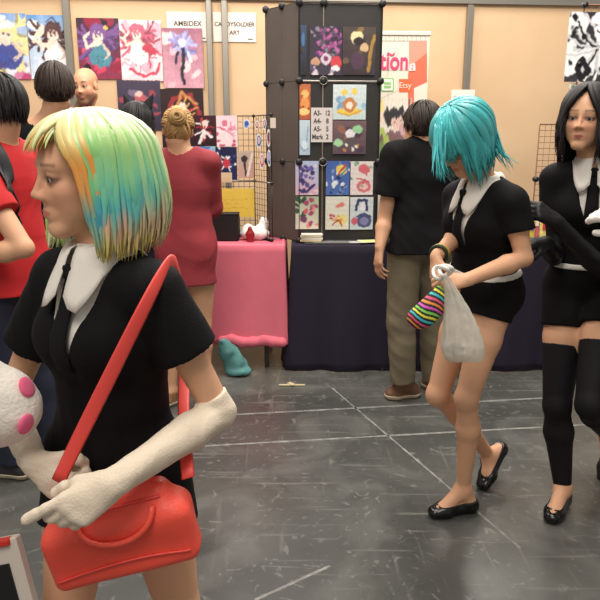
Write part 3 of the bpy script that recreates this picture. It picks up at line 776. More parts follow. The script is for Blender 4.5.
# the gathered lower edge of the pink cloth at its right end
S = Sdf(); a = V(-.62, 3.99, .185)
for i in range(6):
    S.cap(V(-.50+.065*i, 3.985-.012*math.sin(i), .205+.016*math.sin(i*2)), V(-.44+.065*i, 3.98+.01*math.cos(i*2), .195), .030, .034, .03)
S.disp = folds(.005, 40, 4)
o = S.build('cloth_bundle', .008, mat('pink_cloth_bundle', (220, 108, 126), .85)); tag(o, 'bunched roll of pink cloth along the pink tablecloth hem', 'cloth')
# =================================================================== props on and around the tables
black = mat('black_plastic', (24, 23, 24), .45); panelm = mat('dark_display_panel', (46, 43, 42), .5, bump=.1, bscale=90, vary=.12)
sidem = mat('grey_brown_side_panel', (88, 80, 74), .45, vary=.1, vscale=4)
rod = mat('grey_rod', (150, 146, 142), .35, .7)
FRONT = Plane(P(299, 243, 4.13)*V(1, 1, 0), 5)
t = thing('display_tower', 'tall black panel tower covered in small pictures on the dark table', 'display stand', FRONT.at(338, 242)*V(1, 1, 0)+UP*(TP+.004))
zt = [FRONT.at(338, y)[2] for y in (3, 81, 162)]+[TP+.006]
xs = [FRONT.at(299, 160), FRONT.at(322.5, 160), FRONT.at(378, 160)]
RF = np.stack([FRONT.X, -FRONT.N, UP], 1)
for j in range(3):
    for i in range(2):
        a, b = xs[i], xs[i+1]; w = (b-a)@FRONT.X; c = (a+b)/2; c[2] = (zt[j]+zt[j+1])/2
        mb = MB(); mb.box(c-FRONT.N*.004, (w-.006, .006, zt[j]-zt[j+1]-.008), RF, .001); mb.build('panel', panelm, t)
# the side wing runs back and to the left
w0 = xs[0]*V(1, 1, 0); w2 = P(267, 120, 4.36)*V(1, 1, 0); 
for k in range(2):
    a = w0+(w2-w0)*k/2; b = w0+(w2-w0)*(k+1)/2; d = nrm(b-a); RR = np.stack([d, np.cross(UP, d), UP], 1)
    for j in range(3):
        c = (a+b)/2; c[2] = (zt[j]+zt[j+1])/2+.0; mb = MB(); mb.box(c, (np.linalg.norm(b-a)-.002, .006, zt[j]-zt[j+1]-.002), RR, .001); mb.build('side_panel', sidem, t)
for j in range(4):
    z = zt[j] if j < 3 else TP+.01
    mb = MB(); mb.tube([xs[0]*V(1, 1, 0)+UP*z+FRONT.N*.006, xs[2]*V(1, 1, 0)+UP*z+FRONT.N*.006], .0038); mb.build('cross_rod', rod if j in (1, 2) else black, t)
    mb = MB(); mb.tube([w0+UP*z, w2+UP*z], .0038); mb.build('cross_rod', black, t)
    for q, pt in enumerate((xs[0], xs[1], xs[2], (w0+w2)/2, w2)):
        c = pt*V(1, 1, 0)+UP*z+FRONT.N*.008; mb = MB()
        n = 16; pr = [(0, -.012), (.017, -.012), (.022, -.006), (.022, .006), (.017, .012), (0, .012)]
        v = [c+FRONT.N*p[1]+FRONT.X*p[0]*math.cos(6.2832*i/n)+UP*p[0]*math.sin(6.2832*i/n) for p in pr for i in range(n)]
        f = [(a*n+i, a*n+(i+1) % n, (a+1)*n+(i+1) % n, (a+1)*n+i) for a in range(len(pr)-1) for i in range(n)]
        mb.add(v, f); mb.build('connector', black, t, smooth=True)
        if q == 1 and j in (1, 2):
            mb = MB(); mb.tube([c+FRONT.N*.012+FRONT.X*.024*math.cos(x)+UP*.024*math.sin(x) for x in np.linspace(0, 6.2832, 21)[:-1]], .0028, 6, closed=True); mb.build('connector_ring', rod, t, smooth=True)
for k in range(2):
    for j in range(3):
        a = xs[1]*V(1, 1, 0)+FRONT.N*.006; mb = MB(); mb.tube([a+UP*zt[j], a+UP*zt[j+1]], .003); mb.build('upright_rod', rod, t) if k == 0 else None
mb = MB(); mb.tube([xs[2]*V(1, 1, 0)+FRONT.N*.006+UP*zt[0], xs[2]*V(1, 1, 0)+FRONT.N*.006+UP*(TP+.01)], .005); mb.build('upright_rod', black, t)
mb = MB(); mb.tube([w2+UP*zt[0], w2+UP*(TP+.01)], .005); mb.build('upright_rod', black, t)
mb = MB(); mb.tube([w0+FRONT.N*.006+UP*zt[0], w0+FRONT.N*.006+UP*(TP+.01)], .005); mb.build('upright_rod', black, t)

GP = 'small pictures on the display tower'
def tp(px0, py0, px1, py1, bg, sh, label, seed): print_on(FRONT, px0, py0, px1, py1, bg, sh, label, 'picture', seed, 'picture', out=.010, group=GP, res=1.6, th=.002)
tp(301, 25, 306.5, 75, ((46, 42, 50), (60, 80, 110)), [('e', .4, .72, .3, .14, 0, (70, 110, 160)), ('b', 6, (.05, .3), [(80, 60, 50), (30, 30, 40)], (0, 0, 1, .6))], 'narrow dark blue strip picture at the top left of the tower', 21)
tp(310, 26, 342, 75, ((70, 60, 76), (58, 46, 66)), [('b', 40, (.02, .09), [(150, 70, 130), (190, 90, 160), (110, 60, 120)], (.25, .4, .95, .95)), ('b', 40, (.02, .07), [(130, 126, 140), (90, 84, 100), (60, 56, 70)], (0, .3, .8, 1)), ('e', .5, .33, .16, .12, 0, (214, 190, 208)), ('e', .5, .34, .07, .05, 0, (120, 60, 90)), ('e', .17, .28, .15, .08, 0, (200, 150, 120)), ('e', .82, .26, .17, .14, 0, (214, 54, 64)), ('e', .8, .14, .14, .06, 0, (236, 226, 230)), ('b', 10, (.03, .08), [(90, 74, 120), (170, 160, 190), (220, 200, 210)], (0, 0, 1, .2))], 'busy purple and red picture at the top of the tower', 22)
tp(343, 27, 375.5, 75, ((62, 50, 56), (84, 72, 66)), [('b', 14, (.05, .16), [(110, 90, 70), (70, 56, 66), (140, 110, 60)], (0, 0, 1, 1)), ('e', .42, .78, .2, .13, 15, (226, 214, 160)), ('e', .5, .7, .2, .09, -10, (56, 46, 50)), ('e', .65, .58, .13, .09, 0, (214, 176, 130)), ('l', [(.8, .1), (.85, .5), (.95, .8)], .05, (170, 130, 50)), ('e', .45, .3, .22, .18, 0, (86, 60, 80))], 'dusky gold and brown picture at the top right of the tower', 23)
tp(299.5, 84, 310.5, 119.5, ((190, 84, 40), (206, 110, 50)), [('e', .5, .72, .34, .12, 0, (244, 190, 90)), ('e', .5, .45, .4, .16, 0, (238, 150, 60)), ('e', .4, .22, .5, .10, 0, (248, 208, 120)), ('b', 5, (.05, .12), [(160, 60, 30)], (0, 0, 1, 1))], 'orange cut-off picture beside the handwritten price list', 24)
tp(299, 120, 310, 155, ((170, 196, 214), (196, 214, 226)), [('l', [(.2, .2), (.7, .4), (.8, .8)], .04, (120, 150, 180)), ('e', .5, .3, .3, .12, 20, (214, 226, 234)), ('l', [(.1, .3), (.4, .1), (.9, .2)], .03, (110, 140, 170))], 'pale blue sketch beneath the orange picture', 25)
tp(333, 84.5, 366, 119.5, ((196, 214, 214), (210, 224, 226)), [('b', 8, (.06, .12), [(150, 190, 214), (120, 160, 200)], (.05, .35, .95, .6)), ('e', .5, .24, .38, .10, 0, (240, 206, 70)), ('e', .5, .42, .20, .22, 0, (206, 130, 60)), ('e', .5, .40, .10, .10, 0, (240, 226, 206)), ('e', .34, .78, .09, .10, 20, (238, 206, 70)), ('e', .64, .80, .09, .10, -20, (238, 206, 70)), ('l', [(.15, .2), (.5, .12), (.85, .25)], .03, (220, 170, 40))], 'light picture of a yellow and orange blob shape on pale blue', 26)
tp(333, 120.5, 366, 154, ((92, 72, 84), (120, 92, 96)), [('b', 7, (.08, .16), [(150, 100, 80), (80, 60, 80), (176, 120, 90)], (.1, .1, .9, .8)), ('e', .52, .60, .15, .14, 0, (226, 222, 226)), ('e', .55, .35, .2, .16, 0, (96, 84, 90)), ('e', .74, .74, .16, .12, 0, (150, 206, 150)), ('e', .16, .34, .14, .11, 0, (164, 214, 160)), ('b', 5, (.03, .06), [(240, 230, 220), (200, 130, 60)], (.3, .1, .8, .3))], 'brown picture with pale green and white blob shapes', 27)
q = [('295.5', 161)]
tp(295.5, 161, 318.5, 195, ((216, 170, 190), (170, 190, 224)), [('b', 22, (.04, .12), [(80, 70, 140), (110, 90, 170), (60, 50, 110)], (.2, .1, .8, .85)), ('b', 8, (.04, .1), [(214, 150, 180), (236, 196, 206)], (0, 0, 1, 1)), ('l', [(.2, .14), (.5, .1), (.8, .3)], .06, (60, 56, 120))], 'small pink and indigo picture, upper left of the lower six', 28)
tp(295.5, 196.5, 318.5, 229, ((226, 214, 196), (176, 190, 150)), [('b', 12, (.05, .14), [(60, 90, 70), (40, 60, 50)], (.05, .35, .45, .95)), ('b', 12, (.05, .14), [(214, 80, 90), (236, 140, 120), (170, 60, 110)], (.4, .1, .95, .9)), ('e', .35, .3, .16, .1, 0, (120, 60, 100))], 'small green and red picture, lower left of the lower six', 29)
tp(326, 161, 349.5, 195, ((70, 110, 180), (60, 96, 170)), [('b', 26, (.03, .11), [(226, 230, 236), (40, 50, 110), (120, 150, 200)], (0, .0, 1, 1)), ('e', .66, .74, .24, .14, -30, (236, 206, 70)), ('l', [(.5, .6), (.85, .9)], .04, (200, 60, 60)), ('l', [(.6, .56), (.92, .8)], .04, (60, 140, 180))], 'small blue picture with a yellow striped balloon shape', 30)
tp(350.5, 161.5, 373, 195, ((232, 214, 212), (226, 216, 208)), [('e', .6, .78, .26, .14, -20, (214, 100, 110)), ('e', .6, .26, .32, .18, 0, (220, 110, 116)), ('e', .6, .26, .18, .1, 0, (240, 190, 190)), ('b', 9, (.03, .09), [(130, 180, 140), (200, 70, 90), (90, 150, 150)], (0, 0, 1, 1)), ('l', [(.3, .5), (.6, .46), (.8, .4)], .03, (206, 70, 90))], 'small pale picture with two rosy round shapes', 31)
tp(325.5, 196.5, 349, 229.5, ((226, 222, 200), (222, 220, 206)), [('e', .62, .74, .2, .07, 20, (226, 130, 110)), ('e', .68, .3, .26, .16, 0, (238, 220, 130)), ('b', 10, (.03, .08), [(220, 110, 70), (200, 60, 50), (236, 170, 90)], (.15, .05, .75, .6)), ('l', [(.3, .14), (.55, .3), (.7, .12)], .03, (190, 50, 50))], 'small cream picture with orange and yellow marks', 32)
tp(350, 197, 373, 229.5, ((190, 206, 214), (210, 216, 218)), [('l', [(.25, .6), (.35, .9), (.7, .9), (.72, .6)], .06, (56, 66, 110)), ('e', .55, .7, .12, .12, 0, (230, 226, 232)), ('e', .62, .26, .32, .2, 0, (80, 84, 130)), ('e', .62, .26, .2, .12, 0, (130, 130, 176)), ('e', .2, .26, .14, .12, 0, (206, 90, 110)), ('l', [(.3, .4), (.6, .5), (.9, .4)], .04, (60, 70, 120))], 'small picture of dark blue curls on pale blue, bottom right of the tower', 33)
# price list
PL = FRONT; out = .013
a, b = PL.at(311, 125, out), PL.at(332.5, 125, out); c = (a+b)/2; w = (b-a)@PL.X; h = PL.at(320, 107, out)[2]-PL.at(320, 141.5, out)[2]
t = thing('price_list', 'handwritten white price list taped to the middle of the tower', 'sign', c-UP*h/2)
mb = MB(); mb.box(c, (w, .002, h), RF); mb.build('sheet', mat('price_paper', (214, 204, 200), .6), t)
for i, (l, l2) in enumerate((('A3-', '12'), ('A4-', '8'), ('A5-', '5'), ('Mark', '2'))):
    for q_, x_ in ((l, -.2), (l2, .26)): text('handwriting', q_, c+PL.N*.0015+UP*(h*.34-i*h*.23)+PL.X*w*x_, PL.X, UP, h*.20, ink, t, .0004, bold=.0010, sx=.8)

# flat things on the dark table before the tower
def lie(name, label, cat, c, size, rz, rgb, extra=None, z=TP+.001, group=None):
    a = math.radians(rz); R = np.array([[math.cos(a), -math.sin(a), 0], [math.sin(a), math.cos(a), 0], [0, 0, 1]])
    t = thing(name, label, cat, (c[0], c[1], z), group); mb = MB(); mb.box((c[0], c[1], z+size[2]/2), size, R, min(.002, size[2]*.3)); mb.build('cover', mat('m_%d_%d_%d' % rgb, rgb, .5, vary=.1), t)
    if extra:
        mb = MB(); e = extra; mb.box(V(c[0], c[1], z+size[2]+.0006)+R@V(e[0], e[1], 0), (e[2], e[3], .001), R); mb.build('printed_panel', mat('m_%d_%d_%d' % e[4], e[4], .5), t)
    return t
pt = lambda px, Y: V(P(px, 240, Y)[0], Y)
lie('portfolio', 'black ring portfolio lying open at the foot of the tower', 'book', pt(336, 4.085), (.40, .11, .008), 0, (30, 29, 32), (.02, 0, .33, .08, (120, 118, 116)))
for k in range(4):
    mb_ = k
    lie('booklet', ['cream booklet at the bottom of the small pile', 'white booklet second from the bottom of the small pile', 'cream booklet near the top of the small pile', 'white booklet topmost of the small pile left of the portfolio'][k], 'booklet', pt(311+(k % 2), 4.10), (.135, .06, .012), 2*k-3, [(212, 190, 150), (224, 214, 200), (206, 190, 160), (228, 220, 208)][k], None, TP+.010+.0125*k, 'booklets in the small pile')
lie('leaflet', 'yellow and white leaflet at the right of the table by the man in black', 'leaflet', pt(368, 4.08), (.12, .10, .004), 12, (220, 216, 170), (.01, .0, .06, .05, (232, 220, 110)), TP+.012)
lie('leaflet', 'pale bluish leaflet in front of the black portfolio', 'leaflet', pt(357, 4.06), (.10, .06, .002), -4, (186, 186, 190), None, TP+.0100)

# ---- wire mesh rack standing on the pink table
def grid_panel(mb, a, b, z0, z1, step, r=.0016, frame=.0035):
    a, b = np.asarray(a, float), np.asarray(b, float); L = np.linalg.norm((b-a)[:2]); n = max(2, int(round(L/step))); m = max(2, int(round((z1-z0)/step)))
    for i in range(n+1):
        p = a+(b-a)*i/n; mb.tube([p*V(1, 1, 0)+UP*z0, p*V(1, 1, 0)+UP*z1], frame if i in (0, n) else r, 5)
    for j in range(m+1):
        z = z0+(z1-z0)*j/m; mb.tube([a*V(1, 1, 0)+UP*z, b*V(1, 1, 0)+UP*z], frame if j in (0, m) else r, 5)
RK = Plane(P(235, 240, 4.33)*V(1, 1, 0), 0); wire = mat('dark_wire', (52, 46, 44), .4, .5)
t = thing('wire_rack', 'black wire mesh rack hung with prints on the pink table', 'rack', RK.at(235, 240)*V(1, 1, 0)+UP*(TP+.005))
zl, zm, zh = TP+.006, RK.at(240, 181)[2], RK.at(240, 116)[2]
A, Bp, Cp = RK.at(192, 200), RK.at(255, 200), P(272, 200, 4.10)
for (z0, z1, nm) in ((zl, zm, 'lower_mesh'), (zm, zh, 'upper_mesh')):
    mb = MB(); grid_panel(mb, A, Bp, z0, z1, .036); mb.build(nm, wire, t, smooth=True)
    mb = MB(); grid_panel(mb, Bp, Cp, z0, z1, .036); mb.build('side_mesh', wire, t, smooth=True)
mb = MB(); mb.tube([Bp*V(1, 1, 0)+UP*zm+RK.N*.006, Cp*V(1, 1, 0)+UP*zm], .005); mb.tube([A*V(1, 1, 0)+UP*zm+RK.N*.006, Bp*V(1, 1, 0)+UP*zm+RK.N*.006], .006); mb.build('shelf_bar', rod, t, smooth=True)
mb = MB(); mb.tube([Bp*V(1, 1, 0)+UP*(zl+.012)+RK.N*.01, Cp*V(1, 1, 0)+UP*(zl+.012)], .009); mb.tube([A*V(1, 1, 0)+UP*(zl+.012)+RK.N*.01, Bp*V(1, 1, 0)+UP*(zl+.012)+RK.N*.01], .009); mb.build('base_rail', black, t, smooth=True)
for pnt in (A, Bp, Cp):
    for z in (zl+.014, zm, zh):
        mb = MB(); c = pnt*V(1, 1, 0)+UP*z; mb.box(c, (.022, .022, .022), None, .008); mb.build('connector', black, t, smooth=True)
GR = 'prints hung on the wire rack'
def rp(px0, py0, px1, py1, bg, sh, label, seed, out=.008): print_on(RK, px0, py0, px1, py1, bg, sh, label, 'print', seed, 'art_print', out=out, group=GR, res=1.5, th=.0015)
rp(192, 115.5, 216, 146, ((46, 24, 34), (70, 30, 40)), [('s', 16, (.5, .55), .5, (0, 360), .03, [(206, 40, 50), (236, 226, 226), (160, 30, 40)]), ('e', .55, .75, .12, .1, 0, (240, 216, 206)), ('l', [(.3, .1), (.5, .5), (.8, .3)], .06, (236, 230, 232))], 'black print with red and white swirl, upper left on the wire rack', 41)
rp(216.5, 115.5, 237.5, 146.5, ((248, 226, 232), (246, 214, 224)), [('s', 16, (.5, .5), .5, (0, 360), .03, [(226, 90, 130), (240, 150, 176), (250, 236, 240)]), ('e', .4, .75, .14, .11, 0, (226, 110, 146)), ('b', 6, (.05, .12), [(214, 70, 110)], (0, 0, 1, .5))], 'white and pink swirl print in the top row of the wire rack', 42)
rp(192, 146.5, 215.5, 180, ((90, 110, 190), (140, 200, 236)), [('b', 8, (.06, .16), [(240, 244, 250), (70, 130, 206)], (0, .3, 1, 1)), ('s', 12, (.5, .5), .4, (0, 360), .03, [(240, 240, 246), (110, 80, 170)]), ('b', 7, (.05, .1), [(120, 60, 130), (60, 60, 150)], (0, 0, 1, .4))], 'sky blue and violet print, lower left on the wire rack', 43)
rp(216, 147, 237, 180, ((30, 44, 96), (24, 34, 74)), [('s', 12, (.5, .5), .4, (0, 360), .03, [(236, 236, 240), (60, 90, 170)]), ('e', .5, .52, .17, .15, 0, (206, 40, 60)), ('b', 9, (.03, .09), [(240, 240, 246), (50, 70, 150)], (0, 0, 1, 1))], 'dark blue print with a red centre on the wire rack', 44)
rp(238, 151, 254, 178, ((214, 160, 140), (196, 176, 160)), [('e', .4, .7, .2, .14, 0, (60, 50, 60)), ('l', [(.4, .55), (.5, .1)], .07, (70, 56, 60)), ('l', [(.6, .1), (.9, .9)], .08, (240, 226, 214))], 'peach print with a small dark figure at the right of the wire rack', 45)
print_on(RK, 194, 172.5, 232, 182.5, ((222, 190, 146), (226, 196, 154)), [], 'blank tan card hanging below the prints on the wire rack', 'card', 46, 'card', out=.016, th=.0015)
print_on(RK, 218, 188.5, 254.5, 217, ((240, 200, 40), (244, 206, 50)), [('l', [(.15, .3), (.5, .33), (.88, .31)], .003, (190, 140, 30)), ('l', [(.12, .62), (.5, .6), (.8, .63)], .003, (200, 150, 30)), ('l', [(.2, .46), (.7, .45)], .003, (196, 150, 30))], 'bright yellow paper sheet tied to the lower wire mesh', 'sheet', 47, 'yellow_sheet', out=.012)
# stickers and charms
def charm(px, py, Y, w, h, cols, label, cat='charm'):
    c = P(px, py, Y); t = thing('keyring_charm', label, cat, c-UP*h/2, 'acrylic charms hanging on the wire rack')
    n = 22; poly = [(w/2*math.cos(a)*(1+.15*math.sin(3*a+px)), h/2*math.sin(a)*(1+.1*math.cos(2*a+py))) for a in np.linspace(0, 6.2832, n+1)[:-1]]
    mb = MB(); mb.prism(poly, c, V(1, 0, 0), UP, .003); mb.build('border', mat('charm_white', (232, 228, 226), .2), t)
    for i, cc in enumerate(cols):
        s = .72-.24*i; mb = MB(); mb.prism([(p[0]*s, p[1]*s+h*.05*i) for p in poly], c-V(0, .0008*(i+1), 0), V(1, 0, 0), UP, .001); mb.build('printed_figure', mat('charm_%d_%d_%d' % cc, cc, .25), t)
    mb = MB(); mb.tube([c+UP*(h*.5)+V(.004*math.cos(a), 0, .006+.006*math.sin(a)) for a in np.linspace(0, 6.2832, 11)[:-1]], .001, 5, closed=True); mb.build('ring', rod, t)
charm(246.5, 124, 4.31, .046, .062, [(120, 160, 220), (70, 90, 170)], 'blue and white charm at the top of the wire rack')
charm(257, 125, 4.24, .026, .06, [(150, 80, 90), (220, 190, 180)], 'small brown-red charm at the top of the side mesh')
charm(264.5, 124, 4.16, .024, .07, [(110, 100, 170), (226, 180, 170)], 'small violet charm at the top right of the side mesh')
charm(259, 141, 4.22, .040, .085, [(90, 110, 150), (210, 190, 200)], 'grey-blue charm in the middle of the side mesh')
charm(268.5, 138, 4.12, .022, .12, [(196, 120, 140), (90, 70, 90)], 'long pink charm at the right of the side mesh')
charm(262, 161, 4.18, .034, .095, [(200, 90, 100), (236, 200, 190)], 'red charm low on the side mesh')
charm(269, 158, 4.11, .022, .11, [(80, 110, 180), (200, 190, 220)], 'blue charm low at the right of the side mesh')
mb = MB(); c = P(273, 123, 4.09); mb.box(c, (.034, .002, .06)); tag(mb.build('price_tag', mat('tag_paper', (214, 200, 186), .6)), 'small blank tag at the top corner of the wire rack', 'tag')
# black case, white plush with red item
c = P(223, 232, 4.16); c[2] = TP+.10
t = thing('black_case', 'black box standing on the pink table under the yellow sheet', 'box', (c[0], c[1], TP+.005))
mb = MB(); mb.box((c[0], c[1]+.02, TP+.005+.085), (.205, .10, .17), None, .008); mb.build('body', mat('case_black', (17, 16, 18), .7), t)
mb = MB(); mb.box((c[0], c[1]+.02, TP+.177), (.209, .104, .012), None, .004); mb.build('lid', mat('case_black', (17, 16, 18), .7), t)
S = Sdf(); b0 = P(255, 236, 4.2); b0[2] = TP+.045
S.ell(b0, (.10, .06, .045)); S.ell(b0+V(.055, .02, .05), (.035, .03, .06)); S.ell(b0+V(-.04, .02, .02), (.05, .04, .04)); S.ell(b0+V(.03, -.01, .03), (.03, .03, .03)); S.disp = folds(.006, 70, 3)
o = S.build('crumpled_wrap', .006, mat('white_wrap', (236, 232, 228), .4)); tag(o, 'crumpled white wrapping on the pink table behind the wire mesh', 'wrapping')
S = Sdf(); r0 = P(250, 230, 4.11); r0[2] = TP+.052; S.ell(r0, (.030, .022, .030)); S.ell(r0+UP*.036, (.014, .014, .018)); S.cap(r0-UP*.03, r0-UP*.045, .02, .022)
o = S.build('red_figurine', .004, mat('red_lacquer', (150, 30, 36), .35)); tag(o, 'small dark red figurine in front of the white wrapping', 'figurine')

# ---- roll-up banner behind the tower
BN = Plane(P(400, 240, 4.95)*V(1, 1, 0), 3)
bl, br = BN.at(372, 75), BN.at(428, 75); zt_, zb_ = BN.at(400, 34)[2], .06
t = thing('roll_up_banner', 'cream and coral roll-up banner with pink lettering behind the man in black', 'banner', BN.at(400, 200)*V(1, 1, 0))
L0 = BN.at(350, 75); w = (br-L0)@BN.X; cc = (L0+br)/2; cc[2] = (zt_+zb_)/2; RB = np.stack([BN.X, -BN.N, UP], 1)
mb = MB(); mb.box(cc, (w, .003, zt_-zb_), RB); mb.build('banner_sheet', mat('banner_cream', (228, 220, 204), .5), t)
mb = MB(); mb.box(V(cc[0], cc[1], zt_+.004), (w+.02, .02, .03), RB, .004); mb.build('top_rail', mat('pale_rail', (226, 220, 214), .35, .3), t)
mb = MB(); mb.box(V(cc[0], cc[1], .045), (w+.06, .16, .08), RB, .01); mb.build('base_case', mat('pale_rail', (226, 220, 214), .35, .3), t)
def bpoly(pts, rgb, name, o=.003, th=.001):
    q = [BN.at(x, y, o) for x, y in pts]; c0 = q[0]; mb = MB()
    mb.prism([((p-c0)@BN.X, p[2]-c0[2]) for p in q][::-1], c0, BN.X, UP, th); mb.build(name, mat('bn_%d_%d_%d' % rgb, rgb, .5), t)
bpoly([(409, 41), (427, 41), (427, 53), (409, 67)], (240, 150, 130), 'coral_band')
bpoly([(409, 67), (427, 53), (427, 82), (414, 88), (414, 120), (408, 120), (408, 76)], (226, 110, 84), 'coral_band', .0025)
for i in range(13): bpoly([(372+i*4.4, 35.5), (372.6+i*4.4, 35.5), (372.6+i*4.4, 40.5), (372+i*4.4, 40.5)], (176, 176, 172), 'stitch_mark')
bpoly([(350, 40.5), (427, 40.5), (427, 41.2), (350, 41.2)], (160, 160, 158), 'thin_rule')
for a_, b_ in (((404, 41), (378, 92)), ((379, 99), (409, 86)), ((384, 104), (402, 124)), ((350, 70), (408, 70)), ((388, 41), (388, 120)), ((372, 103), (408, 103))):
    q = nrm(np.array(b_, float)-np.array(a_)); n_ = np.array([-q[1], q[0]])*.22
    bpoly([tuple(np.array(a_)+n_), tuple(np.array(b_)+n_), tuple(np.array(b_)-n_), tuple(np.array(a_)-n_)], (190, 180, 170), 'thin_rule', .0022)
pk = mat('pink_lettering', (222, 70, 120), .5)
text('lettering', 'tion', BN.at(380, 61.5, .006), BN.X, UP, .175, pk, t, .001, 'LEFT', .0035, .74)
bpoly([(388.5, 52), (392, 54.5), (395.5, 51.5), (394, 55.5), (390.5, 56)], (214, 60, 110), 'leaf_mark', .007)
bpoly([(410, 64), (415, 63), (415.5, 70.5), (409, 71)], (250, 232, 226), 'badge', .006); text('lettering', '2', BN.at(412.3, 67.3, .0075), BN.X, UP, .045, pk, t, .0005)
def rrect(x0, y0, x1, y1, r=1.4):
    o = []
    for cx, cy, a0 in ((x1-r, y0+r, -90), (x1-r, y1-r, 0), (x0+r, y1-r, 90), (x0+r, y0+r, 180)):
        for k in range(5): a = math.radians(a0+k*22.5); o.append((cx+r*math.cos(a), cy+r*math.sin(a)))
    return o
bpoly(rrect(381, 78, 393.8, 91.5), (124, 190, 110), 'green_badge', .004); bpoly(rrect(382, 79, 392.8, 90.5), (236, 236, 220), 'badge_field', .0055)
for k in range(2): bpoly([(384, 82+k*3.6), (391, 82+k*3.6), (391, 84.4+k*3.6), (384, 84.4+k*3.6)], (140, 196, 124), 'badge_strip', .007)
bpoly([(399, 79), (411.5, 79), (411.5, 92), (399, 92)], (236, 104, 62), 'orange_badge', .004); text('lettering', 'Etsy', BN.at(405.2, 85.5, .0065), BN.X, UP, .055, mat('cream_ink', (250, 226, 206), .5), t, .0005)
# drawn figures on the banner
nx, ny = 60, 90; x0, x1, y0, y1 = 376, 410, 98, 235
a, b = BN.at(x0, 150, .0025), BN.at(x1, 150, .0025); w = (b-a)@BN.X; zt1, zb1 = BN.at(393, y0, .0025)[2], BN.at(393, y1, .0025)[2]
colr = art(nx, ny, w, zt1-zb1, ((222, 214, 200), (228, 220, 204)), [('e', .08, .95, .12, .06, 0, (236, 214, 130)), ('e', .1, .86, .13, .05, 0, (240, 214, 190)), ('e', .5, .86, .30, .068, 0, (58, 54, 60)), ('b', 10, (.05, .1), [(58, 54, 60)], (.25, .85, .8, .92)), ('e', .62, .82, .20, .045, 0, (226, 190, 176)), ('l', [(.5, .83), (.58, .835)], .012, (50, 40, 44)), ('l', [(.68, .83), (.76, .835)], .012, (50, 40, 44)), ('e', .85, .78, .2, .05, 0, (206, 160, 160)), ('e', .45, .70, .4, .07, 0, (130, 96, 100)), ('l', [(.0, .80), (.25, .74), (.42, .6)], .07, (176, 196, 90)), ('e', .2, .55, .3, .14, 0, (120, 150, 90)), ('e', .7, .5, .4, .14, 0, (170, 140, 136)), ('b', 14, (.04, .12), [(140, 110, 130), (190, 90, 80), (214, 200, 180), (90, 120, 100)], (0, .05, 1, .5))], 9)
mb = MB(); G = np.array([[a*V(1, 1, 0)+BN.X*w*i/(nx-1)+UP*(zb1+(zt1-zb1)*j/(ny-1)) for j in range(ny)] for i in range(nx)]); mb.sheet(G, 0, colr.reshape(-1, 3)); mb.build('printed_drawing', ART, t, usecol=True)

# ---- right-hand mesh screens and black and white poster
MS = Plane(P(570, 240, 4.9)*V(1, 1, 0), 4); rust = mat('brown_wire', (120, 82, 62), .5, .3)
t = thing('mesh_screen', 'tall brown wire mesh screen behind the black-haired woman', 'screen', MS.at(620, 240)*V(1, 1, 0))
a, b = MS.at(565.5, 200), MS.at(655, 200); mb = MB(); grid_panel(mb, a, b, .03, MS.at(600, 5)[2], .055, .002, .006); mb.build('mesh', rust, t, smooth=True)
for y in (5, 64, 180):
    c = a*V(1, 1, 0)+UP*MS.at(566, y)[2]+MS.N*.01; S = MB(); S.tube([c-MS.N*.02, c+MS.N*.015], .018, 12); S.build('connector', black, t, smooth=True)
for x_ in (a, b):
    mb = MB(); mb.box(x_*V(1, 1, 0)+UP*.012, (.05, .4, .024), None, .004); mb.build('foot', rust, t)
t = thing('mesh_screen', 'low brown wire mesh panel between the turquoise and the black wigs', 'screen', MS.at(548, 240)*V(1, 1, 0))
a, b = MS.at(533.5, 200, .02), MS.at(562, 200, .02); mb = MB(); grid_panel(mb, a, b, .03, MS.at(548, 124.5)[2], .042, .002, .005); mb.build('mesh', rust, t, smooth=True)
c = a*V(1, 1, 0)+UP*MS.at(533, 179)[2]; mb = MB(); mb.tube([c+MS.N*.02, c-MS.N*.01], .02, 12); mb.build('connector', black, t, smooth=True)
mb = MB(); mb.tube([c, b*V(1, 1, 0)+UP*c[2]], .006, 6); mb.build('cross_bar', black, t, smooth=True)
for x_ in (a, b):
    mb = MB(); mb.box(x_*V(1, 1, 0)+UP*.012, (.04, .3, .024), None, .004); mb.build('foot', rust, t)
bw = [('b', 26, (.04, .16), [(236, 236, 238), (250, 250, 250)], (0, 0, 1, 1)), ('s', 40, (.55, .5), .7, (0, 360), .02, [(240, 240, 242), (40, 38, 42), (210, 210, 214)]), ('e', .65, .72, .2, .16, 20, (246, 246, 248)), ('l', [(.5, .74), (.62, .7)], .015, (30, 30, 34)), ('l', [(.2, .2), (.3, .32), (.42, .16), (.3, .06), (.2, .2)], .05, (30, 28, 34)), ('b', 10, (.02, .06), [(20, 20, 24)], (0, 0, .3, 1))]
print_on(MS, 567, 12, 625, 82, ((60, 58, 64), (52, 50, 56)), bw, 'black and white comic print high on the tall mesh screen', 'poster', 55, out=.02, res=1.6)
def button(px, py, Y, r, c1, c2, label):
    c = MS.at(px, py, .004); Y = c[1]; t = thing('pin_badge', label, 'badge', c-UP*r); mb = MB(); n = 20
    pr = [(0, 0), (r*.8, .002), (r, .008), (r, .010)]
    for i0, (cc, sc, o) in enumerate(((c1, 1, 0), (c2, .5, .003))):
        mb = MB(); v = [c+V(p[0]*sc*math.cos(6.2832*i/n), p[1]-o, p[0]*sc*math.sin(6.2832*i/n)) for p in pr for i in range(n)]
        mb.add(v, [(a*n+i, a*n+(i+1) % n, (a+1)*n+(i+1) % n, (a+1)*n+i)[::-1] for a in range(3) for i in range(n)]); mb.build(['face', 'centre'][i0], mat('bd_%d_%d_%d' % cc, cc, .2), t, smooth=True)
button(573, 86.5, 4.86, .030, (226, 222, 214), (120, 140, 80), 'pale round badge just under the black and white print')
